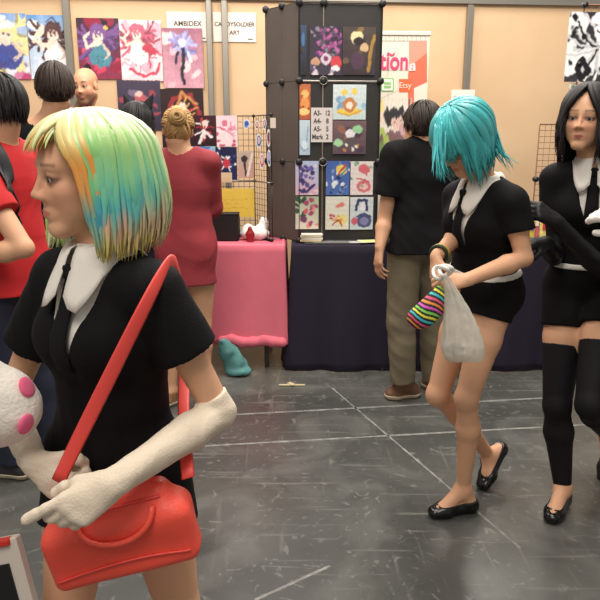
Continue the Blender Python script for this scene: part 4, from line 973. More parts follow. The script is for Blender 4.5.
button(564, 157.5, 4.80, .042, (232, 228, 226), (50, 56, 110), 'white badge with dark blue centre above the puffed sleeve')
button(569, 100, 4.86, .022, (214, 206, 196), (190, 150, 120), 'tiny pale badge left of the black hair')

# goods on the far right of the dark table
TB = TP+.001
r = np.random.RandomState(5)
for k, (px, rgb) in enumerate(((532, (236, 206, 90)), (538, (226, 120, 130)), (545, (240, 222, 130)), (552, (206, 190, 80)))):
    c = P(px, 215, 4.25); z0 = TB; hgt = .16+.04*(k % 2)
    t = thing('snack_bag', ['yellow', 'pink', 'cream', 'olive'][k]+' patterned packet standing on the table behind the gloved hands', 'packet', (c[0], 4.25, z0))
    S = Sdf(); S.box(V(c[0], 4.25+.03*(k % 2), z0+hgt/2), (.026, .014, hgt/2), None, .012); S.disp = folds(.003, 60, k); 
    S.build('packet', .005, mat('pk%d' % k, rgb, .35), t)
    mb = MB(); mb.box(V(c[0], 4.25+.03*(k % 2)-.0185, z0+hgt*.55), (.03, .002, .05)); mb.build('printed_panel', mat('pkl%d' % k, [(90, 60, 150), (250, 240, 230), (214, 70, 70), (240, 240, 220)][k], .4), t)

# under-table things
S = Sdf(); b0 = P(234, 378, 3.90); b0[2] = 0
S.cap(b0+V(-.05, 0, .20), b0+V(.01, 0, .07), .040, .070, .05, flat=(V(0, 1, 0), .7)); S.ell(b0+V(.03, -.01, .03), (.085, .055, .035)); S.cap(b0+V(-.06, 0, .22), b0+V(-.04, 0, .16), .03, .05, .03)
S.disp = folds(.013, 30, 8); S.plane((0, 0, .002), (0, 0, -1))
o = S.build('cloth_bag', .007, mat('teal_cloth', (84, 138, 136), .8, vary=.25, vscale=14)); tag(o, 'sagging teal cloth bag on the floor under the pink table', 'bag')
c = F(292, 386); mb = MB(); mb.box(c+UP*.006, (.16, .014, .010), None, .003); mb.box(c+V(-.005, .012, .010), (.03, .05, .006), np.array([[.8, -.6, 0], [.6, .8, 0], [0, 0, 1]]), .002)
tag(mb.build('wood_scrap', mat('pale_wood', (190, 176, 140), .6)), 'small pale stick lying on the floor below the dark cloth', 'stick')
# =================================================================== people
from mathutils.bvhtree import BVHTree
skinm = mat('skin', attr=True, rough=.5, spec=.35)
hairm = mat('hair_strands', attr=True, rough=.55, spec=.3)
wigm = mat('wig_fibre', attr=True, rough=.33, spec=.6)
blackc = mat('black_cloth', (17, 16, 18), .85, bump=.15, bscale=220, vary=.25, vscale=5, spec=.2)
blackv = mat('black_velvet', (11, 10, 12), .8, bump=.1, bscale=160, spec=.2)
whitec = mat('white_cotton', (226, 220, 210), .75, bump=.1, bscale=240)
glovew = mat('cream_glove', (222, 206, 184), .8, bump=.2, bscale=260)
gloveb = mat('black_glove', (14, 13, 15), .55, spec=.35)
leather = mat('black_patent', (12, 12, 13), .22)
def bvh(o):
    me = o.data; b = worldloc(o); vs = [Vector(tuple(np.array(v.co)+b)) for v in me.vertices]
    return BVHTree.FromPolygons(vs, [tuple(p.vertices) for p in me.polygons])
def hit(bv, o, d, default=None):
    h = bv.ray_cast(Vector(tuple(o)), Vector(tuple(nrm(d))))
    return np.array(h[0]) if h[0] is not None else default
def tframe(B):
    return lambda p: ((p-B.neck)@B.sl, (p-B.neck)@B.sf, (p-B.neck)@B.up)
def vneck(S, B, hw=.07, zb=-.2, nr=.060):
    T = tframe(B)
    def f(p):
        x, y, z = T(p); return np.minimum(np.minimum(y+.01, hw*(z-zb)/abs(zb)-np.abs(x)), z-zb)
    def g(p):
        x, y, z = T(p); return np.minimum(nr-np.hypot(x, y-.0), z+.06)
    S.fn(f, k=.006); S.fn(g, k=.006)
def crew(S, B, nr=.066, z0=-.05, slope=.35):
    T = tframe(B)
    def g(p):
        x, y, z = T(p); return np.minimum(nr-np.hypot(x, y), z-z0+slope*y)
    S.fn(g, k=.006)
def sleeve(S, B, q, frac, r0, r1, col=(1, 1, 1), k=.02, infl=0):
    a = B.arms[q]; sh, el = B.sh[q], a['el']; e = sh+(el-sh)*frac
    S.cap(sh, e, r0, r1, k, col, end=.0, infl=infl)
def cosplay(B, root, h=.005, vz=-.19, hw=.075, sl=.55, seed=1, shorts=.36, slr=(.058, .062), tie=True, belt=True, lr=1., sd=.9):
    # white shirt showing in the neckline
    S = Sdf(); B.torso(S, infl=.006); S.plane(B.along(.45), -B.up); crew(S, B, .052, -.01, .1)
    sh = S.build('shirt', h, whitec, root)
    S = Sdf(); B.torso(S, infl=.014, k=.03)
    for q in 'LR':
        sleeve(S, B, q, sl, slr[0]*B.sc, slr[1]*B.sc)
    for q in 'LR':
        hp, kn = B.hip[q], B.legs[q]['kn']; S.cap(hp, hp+(kn-hp)*shorts, .098*B.sc*lr, .092*B.sc*lr, .02, end=0)
    vneck(S, B, hw, vz); S.disp = folds(.0035, 26, seed)
    rp_ = S.build('romper', h, blackv, root)
    bv = bvh(sh)
    # collar
    r0, R0 = .056*B.sc, .112*B.sc
    band = [B.neck+B.up*.022+r0*(math.sin(a)*B.sl+math.cos(a)*B.sf*1.05) for a in np.linspace(0, 6.2832, 33)[:-1]]
    mb = MB(); mb.tube(band, .021*B.sc, 8, flat=([nrm(p-B.neck-B.up*.022) for p in band], .22), closed=True); mb.build('collar_band', whitec, root, smooth=True)
    for sg in (-1, 1):
        G = []
        for t in np.linspace(6, 165, 20):
            a = math.radians(t)*sg; dr = math.sin(a)*B.sl+math.cos(a)*B.sf
            inn = B.neck+B.up*.040*B.sc+dr*(r0+.004)
            tip = max(0, 1-abs(t-20)/32.); ww = (.036+.042*tip)*B.sc; dz = (.048+.085*tip)*B.sc
            row = []
            for s_ in np.linspace(0, 1, 7): row.append(inn+dr*ww*s_**.8+B.up*(.008*math.sin(3.14*min(1, s_*2))-dz*s_**1.1+(1-s_)*0))
            G.append(row)
        G = np.array(G); 
        if sg < 0: G = G[::-1]
        mb = MB(); mb.sheet(G, .003); mb.build('collar_flap', whitec, root, smooth=True)
    if tie:
        pts = []; zs = np.linspace(-.012, vz*1.02, 9)
        for z in zs:
            o = B.neck+B.up*z+B.sf*.6; p = hit(bv, o, -B.sf, B.neck+B.up*z+B.sf*.08); pts.append(p+B.sf*.012)
        pts = np.array(pts); mb = MB(); mb.tube(pts, np.linspace(.016, .031, 9)*B.sc, 8, flat=(B.sf, .22)); 
        tie_o = mb.build('necktie', blackc, root, smooth=True)
        S = Sdf(); S.box(pts[0]+B.sf*.004, V(.017, .012, .017)*B.sc, np.stack([B.sl, B.sf, B.up], 1), .007); S.build('tie_knot', .003, blackc, root)
    # belt
    if not belt: return sh, rp_
    S = Sdf(); B.torso(S, infl=.017); z = B.along(.20); S.plane(z+B.up*.010, B.up); S.plane(z-B.up*.010, -B.up)
    S.build('belt', h*.8, whitec, root)
    S = Sdf()
    return sh, rp_
def shoes_flat(B, root, h=.004):
    for q in 'LR':
        S = Sdf(); B.foot(S, q, (1, 1, 1), infl=.005, wide=1.02); L = B.legs[q]; an, toe = L['an'], L['toe']
        heel = L['heel']; d = nrm(toe-heel); side = nrm(np.cross(d, UP)); up = nrm(np.cross(side, d))
        c = heel+(toe-heel)*.42
        # open top
        S.ell(c+up*.052*B.sc, V(.105, .026, .050)*B.sc, np.stack([d, side, up], 1), .006, op='s'); S.plane(heel+up*.028*B.sc, up)
        sh = S.build('ballet_flat', h, leather, root)
        f = heel+(toe-heel)*.80+up*.024*B.sc
        mb = MB()
        for s_ in (-1, 1): mb.tube([f, f+side*s_*.012+d*.004+up*.006, f+side*s_*.022+up*.004, f+side*s_*.014-d*.005+up*.002, f], .0028, 6)
        mb.box(f, (.008, .008, .006), None, .002); mb.build('bow', leather, sh, smooth=True)
def glove(B, root, q, m, top, h=.0035, infl=.004, hk=None, seed=0):
    S = Sdf(); B.arm(S, q, (1, 1, 1), infl=infl, frm=top, hk=hk); f = folds(.0022, 60, seed, (1, 1, 1)); S.disp = f
    return S.build('glove', h, m, root)
def ankles(toe, heel, up=.075): 
    return heel+nrm(toe-heel)*.035+UP*up

# ---------------------------------------------------- 1. the passer-by with the pastel wig
nk = P(103, 259, 1.30); pel = V(nk[0]-.008, 1.32, nk[2]-.455)
R = head_frame(54, 5, 2); hd = Head(P(85, 175, 1.28), R, .96)
B = Body(pel, nk, 15, 32, .93, head=hd)
B.legs = {'L': dict(kn=V(pel[0]+.13, 1.27, .42), an=V(pel[0]+.10, 1.36, .085), toe=V(pel[0]+.05, 1.18, .02), heel=V(pel[0]+.11, 1.39, .035)),
          'R': dict(kn=V(pel[0]-.10, 1.20, .43), an=V(pel[0]-.13, 1.14, .10), toe=V(pel[0]-.19, .97, .03), heel=V(pel[0]-.12, 1.17, .04))}
B.arms = {'L': dict(el=P(219, 412, 1.24), wr=P(112, 484, 1.03), hand=dict(d=P(56, 522, .985)-P(112, 484, 1.03), N=V(.1, 1, -.15), curls=((6, 8, 6), (30, 45, 30), (42, 55, 35), (45, 55, 35)), thumb=(30, 20, 15))),
          'R': dict(el=P(8, 405, 1.44), wr=P(34, 462, 1.17), hand=dict(d=V(.75, -.25, -.55), N=V(.2, .95, -.1), curls=(55, 62, 65, 68), thumb=(45, 40, 30)))}
root = thing('person', 'nearest person, in pastel green-yellow bob wig, black romper and long cream gloves', 'person', (pel[0], 1.28, 0))
S = Sdf(); B.torso(S, SKIN); B.neckp(S, SKIN); head_prims(S, hd, SKIN, ears=False)
for q in 'LR': B.arm(S, q, SKIN, upto='wr'); B.leg(S, q, SKIN)
body1 = S.build('body', .0032, skinm, root, paint=face_paint(hd, (186, 104, 92), (96, 66, 50), .028, 1))
eyes(hd, root, (70, 60, 50), (0, -.15))
sh1, rp1 = cosplay(B, root, .0045, -.20, .078, .50, 3, .42, (.062, .072), belt=False)
glove(B, root, 'L', glovew, .86, seed=1, infl=.005); glove(B, root, 'R', glovew, .86, seed=2, infl=.005)
shoes_flat(B, root)
def pastel(phi, t, r, p):
    z = p[:, 2] if p.shape[1] == 3 else t; j = r.uniform(-.06, .06); s = np.clip((.13-z)/.28+j, 0, 1)     # 0 top .. 1 tips; overhead light painted in as paler tops
    key = [(232, 238, 196), (206, 224, 140), (120, 190, 120), (84, 184, 176), (92, 176, 196), (232, 190, 150), (240, 232, 120), (240, 240, 190)]
    a = (phi+r.uniform(-9, 9)) % 360
    if a > 180: a -= 360
    def cols(*st):
        xs_ = np.array([q[0] for q in st]); cs_ = np.array([lin(q[1]) for q in st]); return np.stack([np.interp(s, xs_, cs_[:, i]) for i in range(3)], 1)
    if -30 < a < 26 and r.rand() < .35+.4*(a > 8): return cols((0, (226, 226, 170)), (.2, (226, 190, 110)), (.4, (222, 150, 66)), (1, (228, 160, 90)))
    if a <= 26 and a > -60: return cols((0, (236, 240, 206)), (.3, (206, 226, 140)), (1, (214, 232, 150)))
    if 26 < a < 52: return cols((0, (230, 232, 180)), (.2, (226, 200, 120)), (.34, (226, 152, 64)), (.52, (220, 148, 70)), (.66, (110, 176, 150)), (.8, (70, 160, 190)), (.93, (226, 226, 110)), (1, (240, 234, 130)))
    if 52 <= a < 74: return cols((0, (224, 234, 176)), (.25, (150, 206, 120)), (.5, (104, 186, 130)), (.66, (66, 160, 190)), (.82, (84, 170, 180)), (.93, (226, 226, 110)), (1, (240, 234, 130)))
    if 74 <= a < 112: return cols((0, (226, 234, 180)), (.25, (160, 208, 124)), (.5, (120, 196, 150)), (.68, (84, 186, 186)), (.82, (190, 190, 150) if r.rand() < .5 else (226, 176, 150)), (1, (240, 230, 130)))
    if 112 <= a < 140: return cols((0, (232, 238, 196)), (.35, (170, 214, 140)), (.6, (130, 200, 170)), (.8, (232, 196, 160)), (1, (240, 228, 160)))
    return cols((0, (238, 242, 214)), (.5, (206, 228, 150)), (.8, (210, 230, 190)), (1, (238, 238, 190)))
def fr1(phi, r):
    if phi > 30: return r.uniform(-.155, -.13), (76-phi)+r.uniform(-3, 8)
    if phi < -40: return r.uniform(-.13, -.09), -38
    return r.uniform(.052, .085), r.uniform(-26, 4)
wig(hd, root, wigm, lambda ph, r: -.150+r.uniform(-.012, .012), pastel, 900, (.108, .132, .095), (0, -.022, .030), 74, fr1, .20, .22, (2, 26), 0, (.90, 1.05), (.007, .013), 3, ends=.02)
mb = MB(); r = np.random.RandomState(11); paths = []; ws = []; cs = []
for i in range(46):       # the far side of the bob, seen under the chin
    a = hd.w(-.095-.02*r.rand(), r.uniform(-.04, .03), .02); c_ = P(r.uniform(44, 70), r.uniform(238, 253), r.uniform(1.37, 1.42)); b = (a+c_)/2+V(-.02, .03, .0)+r.normal(size=3)*.004
    t = np.linspace(0, 1, 14)[:, None]; paths.append((1-t)**2*a+2*t*(1-t)*b+t*t*c_); ws.append(r.uniform(.006, .010)); cs.append(np.tile(lin((206, 226, 140) if r.rand() < .6 else (236, 238, 190)), (14, 1)))
lockmesh(mb, paths, ws, .35, cs, hd.w(0, 0, 0)); mb.build('far_side_locks', wigm, root, smooth=True, usecol=True)
# coral handbag
corr = mat('coral_leather', (240, 84, 66), .42, bump=.12, bscale=240, vary=.06, vscale=6); cord = mat('coral_edge', (230, 76, 68), .5)
c0, X = P(121, 530, 1.115), nrm(P(190, 508, 1.12)-P(60, 540, 1.10)); Yb = nrm(np.cross(X, V(0, -1, 0))*-1); Yb = nrm(UP-(UP@X)*X); Zb = np.cross(X, Yb)
bagR = np.stack([X, Zb, Yb], 1)
tb = thing('handbag', 'coral red leather handbag hanging across the hips of the pastel-wigged person', 'handbag', c0-UP*.09)
S = Sdf(); q = lambda x, y, z: c0+X*x+Zb*y+Yb*z
S.box(q(0, 0, -.022), (.142, .042, .062), bagR, .022); S.box(q(.0, 0, .045), (.112, .026, .045), bagR, .02, .06)
S.ell(q(-.02, -.02, -.02), (.10, .034, .05), bagR, .04); S.disp = folds(.003, 22, 6, (1, 1, 1))
bg = S.build('bag_body', .004, corr, tb)
bb = bvh(bg)
def onbag(x, z, o=.003): h = hit(bb, q(x, .5, z), -Zb, q(x, 0, z)); return h-V(0, 1, 0)*o
for zz in (-.052,):
    mb = MB(); mb.tube([onbag(x, zz+.012*math.cos(x*12)) for x in np.linspace(-.128, .128, 26)], .0022, 6); mb.build('seam', cord, tb, smooth=True)
mb = MB(); mb.tube([onbag(x, .068) for x in np.linspace(-.10, .10, 16)], .0028, 6); mb.build('top_piping', cord, tb, smooth=True)
mb = MB(); mb.tube([onbag(.012+.072*math.sin(a), .062-.055*math.cos(a)*(1), .008) for a in np.linspace(-1.5, 1.5, 18)], .006, 8); mb.build('carry_handle', corr, tb, smooth=True)
def strapf(pts, w=.0125):
    pts = np.array(pts); t = np.linspace(0, 1, len(pts)); tt = np.linspace(0, 1, 60)
    # Catmull style smoothing
    Q = np.stack([np.interp(tt, t, pts[:, i]) for i in range(3)], 1)
    for _ in range(6): Q[1:-1] = (Q[:-2]+Q[1:-1]*2+Q[2:])/4
    return Q
Q = strapf([P(58, 482, 1.085), P(75, 446, 1.10), P(100, 396, 1.105), P(124, 348, 1.115), P(146, 304, 1.135), P(160, 277, 1.17), P(168, 263, 1.235), P(174, 259, 1.30), P(180, 268, 1.40), P(184, 300, 1.44), P(186, 350, 1.42), P(184, 380, 1.37), P(183, 410, 1.28), P(185, 440, 1.19), P(188, 478, 1.125)])
bvr = bvh(rp1)
for i in range(len(Q)):
    for _ in range(2):
        l_, n_, ix_, ds_ = bvr.find_nearest(Vector(tuple(Q[i])))
        l_, n_ = np.array(l_), np.array(n_); d_ = (Q[i]-l_)@n_
        if d_ < .006: Q[i] = l_+n_*.007
for _ in range(2): Q[1:-1] = (Q[:-2]+Q[1:-1]*2+Q[2:])/4
nrmv = []
for i, p in enumerate(Q):
    out = p-(B.pel+(B.neck-B.pel)*np.clip(((p-B.pel)@B.up)/B.H, 0, 1)); nrmv.append(nrm(out*V(1, 1, .6 if p[2] > 1.15 else 0)) if i < 38 else V(0, -1, 0))
mb = MB(); mb.tube(Q, .0135, 8, flat=(np.array(nrmv), .16)); mb.build('shoulder_strap', cord, tb, smooth=True)
# plush held under the right arm
pc = P(2, 406, 1.15); tp_ = thing('plush_toy', 'white plush with round pink spots held at the left edge of the photo', 'plush toy', pc-UP*.09)
S = Sdf(); S.ell(pc+V(-.01, 0, 0), (.085, .06, .080)); S.ell(pc+V(-.11, .0, .03), (.09, .07, .08), None, .03); S.ell(pc+V(-.06, -.02, .09), (.06, .05, .045), None, .04); S.disp = folds(.003, 45, 2)
pl_ = S.build('plush_body', .005, mat('white_plush', (236, 228, 216), .85, sheen=.4, bump=.3, bscale=150), tp_); bvp = bvh(pl_)
for px_, py_ in ((27, 387), (26, 424), (-12, 405), (-30, 380)):
    h0 = hit(bvp, V(0, 0, CAMZ), ray(px_, py_), pc); S = Sdf(); nn = nrm(h0-(pc+V(-.04, 0, 0))); 
    S.ell(h0, (.021, .021, .007), np.stack([nrm(np.cross(nn, UP)), nrm(np.cross(nn, np.cross(nn, UP))), nn], 1)); S.build('pink_spot', .003, mat('pink_plush', (232, 96, 138), .85, sheen=.3), tp_)

# ---------------------------------------------------- 2. person with the turquoise wig
Y0 = 2.35
nk = P(483, 186, 2.34); pel = P(484, 288, 2.38)
R = head_frame(62, 40, 4); hd = Head(P(463, 139, 2.27), R, .95)
B = Body(pel, nk, 64, 62, .93, head=hd)
tL, hL = F(431, 517)+UP*.018, F(470, 511)+UP*.030; tR, hR = P(482, 487, 2.50), P(500, 449, 2.60)
B.legs = {'L': dict(kn=P(467, 398, 2.25), an=P(463, 489, 2.33), toe=tL, heel=hL, f=facing(70)), 'R': dict(kn=P(438, 394, 2.36), an=P(489, 456, 2.57), toe=tR, heel=hR, f=facing(75))}
B.arms = {'L': dict(el=P(524, 258, 2.20), wr=P(466, 280, 2.06), hand=dict(d=V(-1, -.15, -.10), N=V(.1, .75, -.6), curls=(48, 55, 60, 60), thumb=(35, 30, 20))),
          'R': dict(el=P(460, 232, 2.42), wr=P(436, 257, 2.20), hand=dict(d=V(-.05, -.35, -.8), N=V(.85, .2, -.2), curls=(40, 48, 52, 55), thumb=(35, 25, 20)))}
root = thing('person', 'person in a turquoise wig and black romper looking down at a plastic bag', 'person', F(466, 505))
S = Sdf(); B.torso(S, SKIN); B.neckp(S, SKIN); head_prims(S, hd, SKIN, ears=False)
for q_ in 'LR': B.arm(S, q_, SKIN); B.leg(S, q_, SKIN, r=.87)
S.build('body', .0042, skinm, root, paint=face_paint(hd, (190, 100, 90), (70, 60, 56)))
eyes(hd, root, (60, 90, 90), (0, -.3))
sh2, rp2 = cosplay(B, root, .005, -.21, .075, .52, 5, .24, (.056, .062), lr=.88); shoes_flat(B, root, .0038)
def teal(phi, t, r, p):
    k = 1+r.uniform(-.22, .28); c = lin((62, 170, 172))*k; return np.tile(c, (len(t), 1))*(1-.12*np.clip(t-.75, 0, 1)*4)[:, None]
def fr2(phi, r):
    if abs(phi) > 40: return r.uniform(-.14, -.05), 0
    return r.uniform(-.03, .02), r.uniform(-10, 10)
def ze2(ph, r):
    if 60 < abs(ph) < 100: return r.uniform(-.16, -.10)
    return r.uniform(-.115, -.085)
wig(hd, root, wigm, ze2, teal, 620, (.098, .116, .104), (0, -.014, .030), 60, fr2, .06, .30, (2, 26), 0, (.92, 1.06), (.007, .013), 8, gravity=.35, ends=.03)
# long side strands and flicks
mb = MB(); r = np.random.RandomState(4); paths = []; ws = []; cs = []
for (a, b, c_, n, w) in ((P(440, 128, 2.20), P(438, 152, 2.16), P(442, 176, 2.14), 26, .006), (P(488, 120, 2.28), P(494, 146, 2.24), P(509, 166, 2.22), 22, .007)):
    for i in range(n):
        o = r.normal(size=3)*.010; e = r.normal(size=3)*V(.016, .016, .014); t = np.linspace(0, 1, 12)[:, None]
        paths.append((1-t)**2*(a+o)+2*t*(1-t)*(b+o*1.2)+t*t*(c_+e)); ws.append(w*r.uniform(.7, 1.2)); cs.append(np.tile(lin((62, 170, 172))*r.uniform(.8, 1.25), (12, 1)))
    lockmesh(mb, paths, ws, .35, cs, hd.w(0, 0, 0)); mb.build('side_strand', wigm, root, smooth=True, usecol=True); mb = MB(); paths = []; ws = []; cs = []
# elastic wristbands
w_ = B.arms['R']['wr']; e_ = nrm(B.arms['R']['el']-w_)
mb = MB(); u_ = nrm(np.cross(e_, V(0, 1, 0))); v_ = np.cross(e_, u_)
tb = thing('wristband', 'dark and yellow band around the wrist of the turquoise-wigged person', 'wristband', w_-UP*.03)
mb.tube([w_+e_*.028+.030*(math.cos(a)*u_+math.sin(a)*v_) for a in np.linspace(0, 6.2832, 25)[:-1]], .006, 8, closed=True); mb.build('dark_band', mat('band_dark', (40, 52, 36), .5), tb, smooth=True)
mb = MB(); mb.tube([w_+e_*.042+.0305*(math.cos(a)*u_+math.sin(a)*v_) for a in np.linspace(0, 6.2832, 25)[:-1]], .0035, 8, closed=True); mb.build('yellow_band', mat('band_yellow', (206, 186, 70), .5), tb, smooth=True)
# plastic bag
def bag_mat():
    m = bpy.data.materials.new('thin_white_plastic'); m.use_nodes = True; nt = m.node_tree; b = nt.nodes['Principled BSDF']; out = nt.nodes['Material Output']
    b.inputs['Base Color'].default_value = (*lin((244, 240, 228)), 1); b.inputs['Roughness'].default_value = .3
    tr = nt.nodes.new('ShaderNodeBsdfTransparent'); tl = nt.nodes.new('ShaderNodeBsdfTranslucent'); tl.inputs['Color'].default_value = (*lin((226, 220, 200)), 1)
    m1 = nt.nodes.new('ShaderNodeMixShader'); m1.inputs[0].default_value = .35; m2 = nt.nodes.new('ShaderNodeMixShader'); m2.inputs[0].default_value = .28
    n = nt.nodes.new('ShaderNodeTexNoise'); n.inputs['Scale'].default_value = 45; bp = nt.nodes.new('ShaderNodeBump'); bp.inputs['Strength'].default_value = .5; bp.inputs['Distance'].default_value = .01
    tc = nt.nodes.new('ShaderNodeTexCoord'); mp = nt.nodes.new('ShaderNodeMapping'); mp.inputs['Scale'].default_value = (2, 2, .6); nt.links.new(tc.outputs['Object'], mp.inputs['Vector']); nt.links.new(mp.outputs['Vector'], n.inputs['Vector']); nt.links.new(n.outputs['Fac'], bp.inputs['Height']); nt.links.new(bp.outputs['Normal'], b.inputs['Normal'])
    nt.links.new(b.outputs[0], m1.inputs[1]); nt.links.new(tl.outputs[0], m1.inputs[2]); nt.links.new(m1.outputs[0], m2.inputs[1]); nt.links.new(tr.outputs[0], m2.inputs[2]); nt.links.new(m2.outputs[0], out.inputs['Surface'])
    return m
bm_ = bag_mat(); YB = 2.02
tb = thing('plastic_bag', 'thin translucent white plastic bag hanging from both hands of the turquoise-wigged person', 'bag', P(463, 358, YB))
# lofted sack with pleats
G = []; 
prof = [(443, 274, .010, .008), (448, 282, .016, .010), (454, 296, .028, .016), (458, 312, .044, .024), (461, 328, .062, .036), (463, 344, .074, .044), (464, 353, .073, .044), (464, 358.5, .060, .034), (464, 360, .030, .016), (464, 360.3, .001, .001)]
for j, tt in enumerate(np.linspace(0, len(prof)-1, 40)):
    i = min(int(tt), len(prof)-2); u = tt-i; a, b = np.array(prof[i]), np.array(prof[i+1]); c = a*(1-u)+b*u; ctr = P(c[0], c[1], YB); row = []
    for k in range(48):
        an = 6.2832*k/48; pl2 = 1+.10*math.sin(9*an+1)*(1-tt/12)+.05*math.sin(17*an+tt); sq = 1/(abs(math.cos(an))**3+abs(math.sin(an))**3)**(1/3)
        row.append(ctr+V(.84*c[2]*math.cos(an)*pl2*sq, c[3]*math.sin(an)*pl2*sq, -.008*math.cos(2*an)*(tt > 5)))
    G.append(row+[row[0]])
G = np.array(G); fd_ = folds(.0055, 42, 5, (1.3, 1.3, .5))(G.reshape(-1, 3)).reshape(G.shape[:2]); cc_ = G.mean(1, keepdims=True); dd_ = (G-cc_)*V(1, 1, 0); dd_ /= np.linalg.norm(dd_, axis=2, keepdims=True)+1e-6; G = G+dd_*fd_[..., None]*np.clip(np.linspace(0, 3, len(G)), 0, 1)[:, None, None]*np.clip(np.linspace(8, 0, len(G)), 0, 1)[:, None, None]
mb = MB(); mb.sheet(G[::-1], 0); mb.build('sack', bm_, tb, smooth=True)
for (ax, ay, w2) in ((441, 273, .024), (446, 271, .020)):
    ctr = P(ax, ay, YB+.0); mb = MB(); mb.tube([ctr+V(w2*math.cos(a), -.012*math.sin(a*2), w2*.85*math.sin(a)) for a in np.linspace(0, 6.2832, 29)[:-1]], .0062, 8, flat=(V(0, 1, 0), .5), closed=True); mb.build('handle', mat('white_plastic', (232, 228, 222), .3), tb, smooth=True)
cb = P(456, 350, YB-.035)
S = Sdf(); S.ell(P(455, 349, YB), (.030, .020, .020)); o = S.build('small_purchase', .004, mat('dark_trinket', (70, 66, 70), .5)); tag(o, 'small dark item lying inside the translucent plastic bag', 'trinket')
# striped pouch
pA, pB = P(446, 288, 2.06), P(418, 318, 2.04)
tb = thing('striped_pouch', 'rainbow and black striped knitted pouch hanging beside the plastic bag', 'pouch', (pA+pB)/2-UP*.06)
ax = nrm(pB-pA); S = Sdf(); S.cap(pA, pB, .024, .036, .02, flat=(V(0, 1, 0), .6)); S.cap(pA+V(.03, 0, .0), pB+V(.035, .004, .004), .018, .026, .03, flat=(V(0, 1, 0), .6)); v, f = S.mesh(.0028)
s_ = (v-pA)@(ax*.8+V(-.1, 0, -.5)); s_ = s_+.006*np.sin((v[:, 0])*60); band = np.floor((s_+.5)/.0088).astype(int); cl = [(232, 226, 70), (30, 30, 32), (70, 190, 200), (30, 30, 32), (236, 90, 130), (30, 30, 32), (240, 150, 70), (30, 30, 32), (220, 90, 190), (30, 30, 32), (130, 210, 90), (30, 30, 32)]
mesh_obj('pouch', v, f, mat('striped_knit', attr=True, rough=.7), tb, np.array([lin(cl[b % len(cl)]) for b in band]))
mb = MB(); mb.tube([pA+V(.0, 0, .015), P(446, 276, 2.05), P(441, 272, 2.05)], .0025, 6); mb.build('cord', mat('band_dark', (40, 52, 36), .5), tb, smooth=True)

# ---------------------------------------------------- 3. person with long black hair
nk = P(596, 166, 2.47); pel = P(588, 284, 2.50)
R = head_frame(36, 2, 3); hd = Head(P(586, 119, 2.43), R, .90)
B = Body(pel, nk, 20, 26, .95, head=hd)
tR, hR = F(550, 524)+UP*.02, F(562, 506)+UP*.032
B.legs = {'R': dict(kn=P(557, 405, 2.40), an=hR+V(-.005, .0, .05), toe=tR, heel=hR, f=facing(15)), 'L': dict(kn=P(590, 405, 2.26), an=P(606, 432, 2.62), toe=P(604, 482, 2.58), heel=P(612, 440, 2.70), f=facing(10))}
B.arms = {'R': dict(el=P(556, 257, 2.50), wr=P(545, 243, 2.27), hand=dict(d=V(-.9, -.35, .0), N=V(.2, .3, -1), curls=(45, 50, 52, 55), thumb=(35, 30, 20))),
          'L': dict(el=P(606, 275, 2.36), wr=P(556, 222, 2.22), hand=dict(d=V(-.75, -.1, .45), N=V(-.2, .8, -.6), curls=(45, 50, 55, 58), thumb=(30, 25, 20)))}
root = thing('person', 'person with long black hair, black gloves and thigh-high black stockings at the right edge', 'person', F(560, 515))
S = Sdf(); B.torso(S, SKIN); B.neckp(S, SKIN); head_prims(S, hd, SKIN)
for q_ in 'LR': B.arm(S, q_, SKIN, upto='wr'); B.leg(S, q_, SKIN)
S.build('body', .0042, skinm, root, paint=face_paint(hd, (150, 62, 60), (36, 28, 28), .030, 1))
eyes(hd, root, (60, 50, 46), (0, .0))
cosplay(B, root, .005, -.22, .075, .50, 9, .36, (.060, .064)); shoes_flat(B, root, .005)
for q_ in 'LR':
    glove(B, root, q_, gloveb, .50, .004, seed=5)
    S = Sdf(); L = B.legs[q_]; hp, kn, an = B.hip[q_], L['kn'], L['an']; c = B.sc; st = hp+(kn-hp)*.50
    S.cap(st, kn, .079*c, .056*c, .02, start=0); f_ = L['f']; ca = kn+(an-kn)*.33-f_*.014*c; S.cap(kn, ca, .050*c, .058*c, .02); S.cap(ca, an, .058*c, .035*c, .02); S.ell(kn+f_*.012, V(.046, .046, .055)*c, None, .02)
    S.build('stocking', .005, mat('black_stocking', (20, 18, 21), .75, spec=.25), root)
blk = plain((34, 28, 28), .3)
def fr3(phi, r): return r.uniform(-.30, -.24) if abs(phi) > 30 else r.uniform(-.02, .0), (34 if phi > 0 else -34)*(1-abs(phi)/75)
wig(hd, root, hairm, lambda ph, r: r.uniform(-.28, -.20) if abs(ph) > 105 else r.uniform(-.17, -.12), blk, 560, (.096, .112, .106), (0, -.014, .030), 42, lambda ph, r: (r.uniform(-.14, -.09), (56 if ph > 0 else -56)*(1-abs(ph)/70)), .14, .22, (1, 20), 0, (.92, 1.08), (.006, .012), 12, ends=.04, wav=.010)

